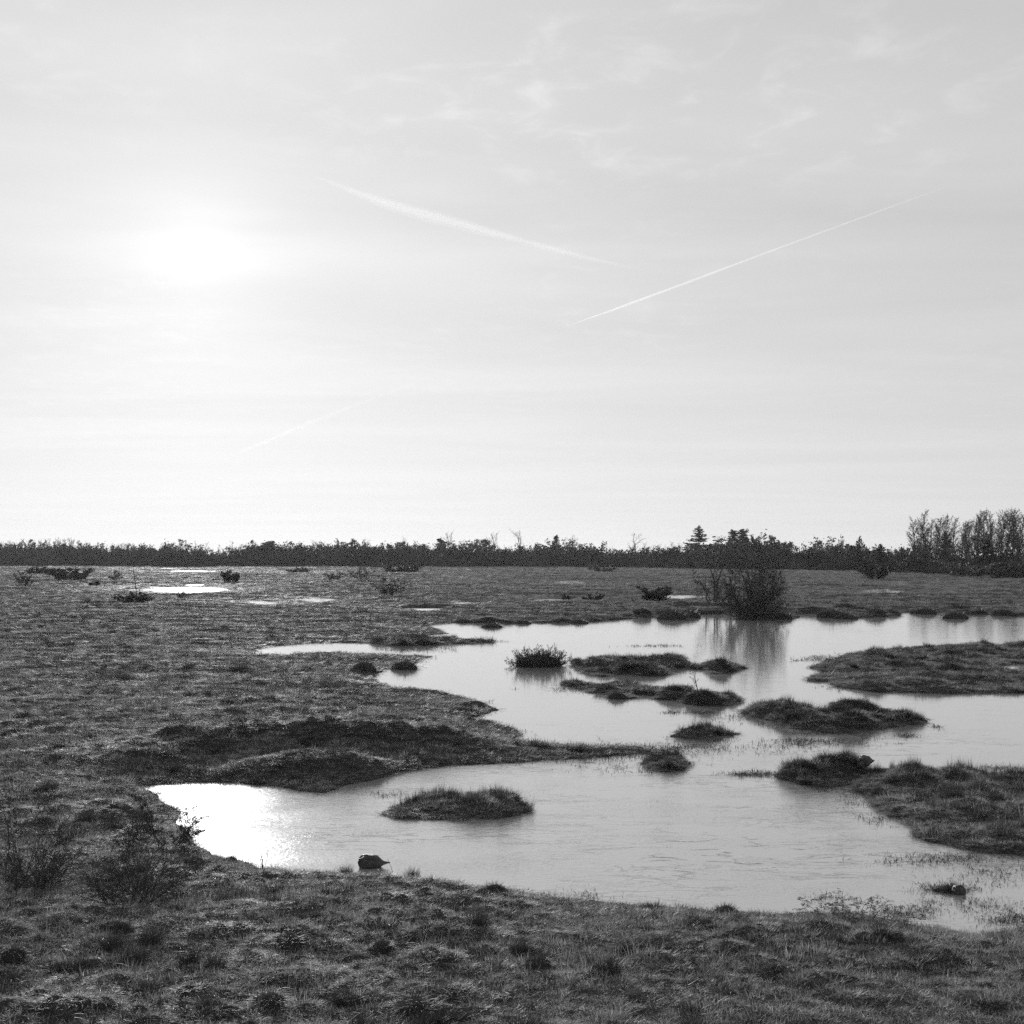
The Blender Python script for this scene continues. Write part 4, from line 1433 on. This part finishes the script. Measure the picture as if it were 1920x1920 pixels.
def straw():
    g = Geo()
    rnd = random.Random(77)
    r = np.random.default_rng(77)
    d = 10 + 16 * r.random(1500) ** 1.3
    a = np.radians(r.uniform(-22, 22, 1500))
    X, Y = np.sin(a) * d, np.cos(a) * d
    S = land_sd(X, Y)
    Z = ground_z(X, Y, S)
    ok = (S > 0.15) & ((r.random(1500) < 0.4) | (perlin(X / 1.5, Y / 1.5, 61) > 0.1))
    for x, y, z in list(zip(X[ok], Y[ok], Z[ok]))[:420]:
        th = rnd.uniform(0, 6.28)
        d0 = Vector((math.cos(th), math.sin(th), rnd.uniform(0.1, 1.0))).normalized()
        g.blade(Vector((x, y, z + rnd.uniform(0.03, 0.09))), d0, rnd.uniform(0.06, 0.2), rnd.uniform(0.004, 0.008), rnd.uniform(0, 0.5), rnd, 3)
    o = obj("straw", g.mesh("straw", M_STRAW))
    tag(o, "scattered pale dry straw blades lying in the near grass", "straw", None, "stuff")


straw()


def sedge():
    """Sparse sedge and weed breaking the surface of the shallows."""
    regions = [  # centre px, half sizes px, count
        (1060, 1412, 190, 16, 900), (1180, 1408, 110, 8, 260), (1240, 1405, 120, 14, 160), (1330, 1400, 60, 6, 60), (1410, 1452, 55, 5, 170), (1500, 1390, 60, 5, 120),
        (1480, 1398, 80, 6, 80), (1580, 1390, 90, 8, 90), (1400, 1345, 70, 8, 80), (1480, 1360, 60, 8, 110), (1560, 1374, 80, 4, 90), (1320, 1388, 60, 4, 60),
        (1120, 1292, 90, 8, 160), (1290, 1305, 60, 8, 50), (1440, 1410, 100, 5, 30), (1700, 1380, 22, 4, 50), (1755, 1363, 8, 1.5, 14), (1265, 1336, 25, 2, 30),
        (1320, 1336, 30, 2, 40), (1780, 1612, 130, 14, 260), (1860, 1640, 80, 22, 120), (1780, 1665, 90, 20, 60), (1850, 1700, 80, 16, 110), (1700, 1712, 60, 12, 120),
        (1900, 1725, 60, 14, 160), (1780, 1668, 44, 8, 130), (1600, 1500, 40, 20, 60), (1650, 1535, 40, 14, 60), (1570, 1480, 60, 6, 60), (1150, 1442, 120, 10, 60),
        (1880, 1440, 40, 4, 60), (1740, 1700, 30, 16, 50), (1560, 1685, 50, 10, 30), (720, 1490, 40, 8, 30), (1560, 1233, 60, 4, 70), (1520, 1238, 40, 2, 20),
        (1580, 1290, 40, 4, 60), (1230, 1211, 60, 2, 40), (1100, 1680, 60, 10, 40), (780, 1218, 90, 4, 80), (920, 1203, 30, 1.5, 20), (960, 1377, 30, 8, 60)]
    pts = []
    r = np.random.default_rng(3)
    for cx, cyy, hx, hy, n in regions:
        n = int(n * 1.8)
        px = cx + r.normal(0, 0.5, n) * hx; py = cyy + r.normal(0, 0.5, n) * hy
        for a, b in zip(px, py):
            x, y = W(a, b)
            pts.append((x, y, -0.01))
    pts = np.array(pts)
    n = len(pts)
    rot = np.stack([r.normal(0, .2, n), r.normal(0, .2, n), r.uniform(0, 6.28, n)], 1)
    s = r.uniform(0.5, 1.2, n) * np.clip((pts[:, 1] / 20) ** 0.7, 1, 2.4)
    sz = s * r.uniform(0.5, 1.1, n)
    o = scatter("sedge", pts, rot, np.stack([s, s, sz], 1), r.integers(0, 5, n), PROTO_SEDGE)
    tag(o, "sparse sedge and weed poking through the shallow water", "sedge")


sedge()

# --- stones
import bmesh


def lump(name, label, loc, size, seed, mat, nub=None, cat="stone"):
    bm = bmesh.new()
    bmesh.ops.create_icosphere(bm, subdivisions=4, radius=1.0)
    co = np.array([v.co[:] for v in bm.verts])
    n = perlin(co[:, 0] * 1.3 + seed, co[:, 1] * 1.3 + co[:, 2] * 0.9, seed) * 0.22 + perlin(co[:, 0] * 3 + co[:, 2] * 2.1, co[:, 1] * 3, seed + 1) * 0.16 \
        + perlin(co[:, 0] * 7 - co[:, 2] * 5, co[:, 1] * 7, seed + 2) * 0.04
    for v, k in zip(bm.verts, n):
        c = Vector([math.copysign(abs(q) ** 0.72, q) for q in v.co]) * (1 + k)
        c.z = max(c.z, -0.8)
        if nub and c.x > 0.62:
            t = min(1.0, (c.x - 0.62) / 0.4)
            c.x += nub * t ** 1.5
            c.z = c.z * (1 - 0.75 * min(1, t * 1.4)) + 0.05 * t
            c.y *= (1 - 0.7 * min(1, t))
        v.co = Vector((c.x * size[0], c.y * size[1], c.z * size[2]))
    me = bpy.data.meshes.new(name)
    bm.to_mesh(me); bm.free()
    me.polygons.foreach_set("use_smooth", np.ones(len(me.polygons), bool))
    o = obj(name, me, mat, None, loc)
    tag(o, label, cat)
    return o


p = at_px(694, 1626)
k = p.y / F
lump("stone", "black rounded stone with a pointed end on the near shore by the glare", (p.x, p.y, p.z + 0.07), (22 * k, 15 * k, 16 * k), 3, M_ROCK, 0.6)
x, y = W(1798, 1676)
k = y / F
lump("stone", "small black wet stone in the weed clump off the near shore", (x, y, 0.03), (11 * k, 11 * k, 11 * k), 8, M_ROCK)
x, y = W(1622, 1452)
k = y / F
lump("stone", "knobby stone perched at the end of the dark mound islet", (x, y, 0.24), (11 * k, 9 * k, 11 * k), 12, M_STONE, 0.7)
islet("flat clump of drifted weed holding a small black stone",
      [(1740, 1670), (1770, 1676), (1805, 1678), (1828, 1669), (1800, 1661), (1762, 1660)], 0.05, 0.5, 0.5)


# ------------------------------------------------------------------ contrails: thin tubes of ice cloud at 9 km
def contrail(label, pts, density, squash=0.5, seed=0):
    rnd = random.Random(seed)
    P = []
    for px, py, w in pts:
        d = Vector(((px - CX) / F, 1.0, (YH - py) / F))
        t = (9000.0 - H) / d.z
        q = Vector((0, 0, H)) + d * t
        P.append((q, w * t * math.sqrt(1 + ((px - CX) / F) ** 2) / F / 2))
    # resample
    pos, rad = [], []
    for (a, ra), (b, rb) in zip(P[:-1], P[1:]):
        n = 14
        for i in range(n):
            u = i / n
            pos.append(a.lerp(b, u)); rad.append((ra + (rb - ra) * u) * rnd.uniform(0.88, 1.12))
    pos.append(P[-1][0]); rad.append(P[-1][1])
    c = sum(pos, Vector()) / len(pos)
    g = Geo()
    g.tube([q - c for q in pos], rad, 12)
    # close the ends
    n = 12
    g.f.append(tuple(range(n))[::-1])
    last = len(g.v) - n
    g.f.append(tuple(range(last, last + n)))
    me = g.mesh("contrail", mat_volume("contrail_ice", density * 0.45, 0.35, 1.0), True)
    o = obj("contrail", me, None, None, c)
    tag(o, label, "contrail", "aircraft contrails")
    mc = mat_volume("contrail_core_ice", density * 0.8, 0.35, 1.0)
    gc = Geo()
    gc.tube([q - c + Vector((0, 0, 0.12 * r0)) for q, r0 in zip(pos, rad)], [r0 * 0.55 for r0 in rad], 12)
    gc.f.append(tuple(range(n))[::-1])
    gc.f.append(tuple(range(last, last + n)))
    obj("core", gc.mesh("contrail_core", mc, True), None, o)


contrail("thin straight fresh contrail rising towards the upper right", [(1770, 351.5, 1.5), (1640, 399, 3), (1450, 469, 3.6), (1280, 533, 4.6), (1150, 581, 4.5), (1060, 612, 0.8)], 0.0024, seed=1)
contrail("broad old contrail slanting down through the middle of the sky",
         [(560, 318, 2), (620, 342, 8), (670, 362, 15), (730, 384, 22), (800, 404, 26), (880, 425, 22), (960, 447, 15), (1040, 468, 13), (1120, 488, 10), (1230, 511, 1)], 0.00027, seed=2)
contrail("faint contrail low below the sun, in line with the fresh one", [(420, 860, 2), (480, 836, 9), (580, 793, 11), (690, 751, 9), (785, 716, 5), (860, 688, 1)], 0.00003, seed=3)

# ------------------------------------------------------------------ air
hz = bpy.data.meshes.new("haze")
bm = bmesh.new()
bmesh.ops.create_cube(bm, size=1.0)
bm.to_mesh(hz); bm.free()
ho = obj("haze", hz, mat_volume("haze_air", HAZE, 0.4, 0.95), None, (0, 0, 8.5))
ho.scale = (3300, 3300, 19.0)
tag(ho, kind="stuff")
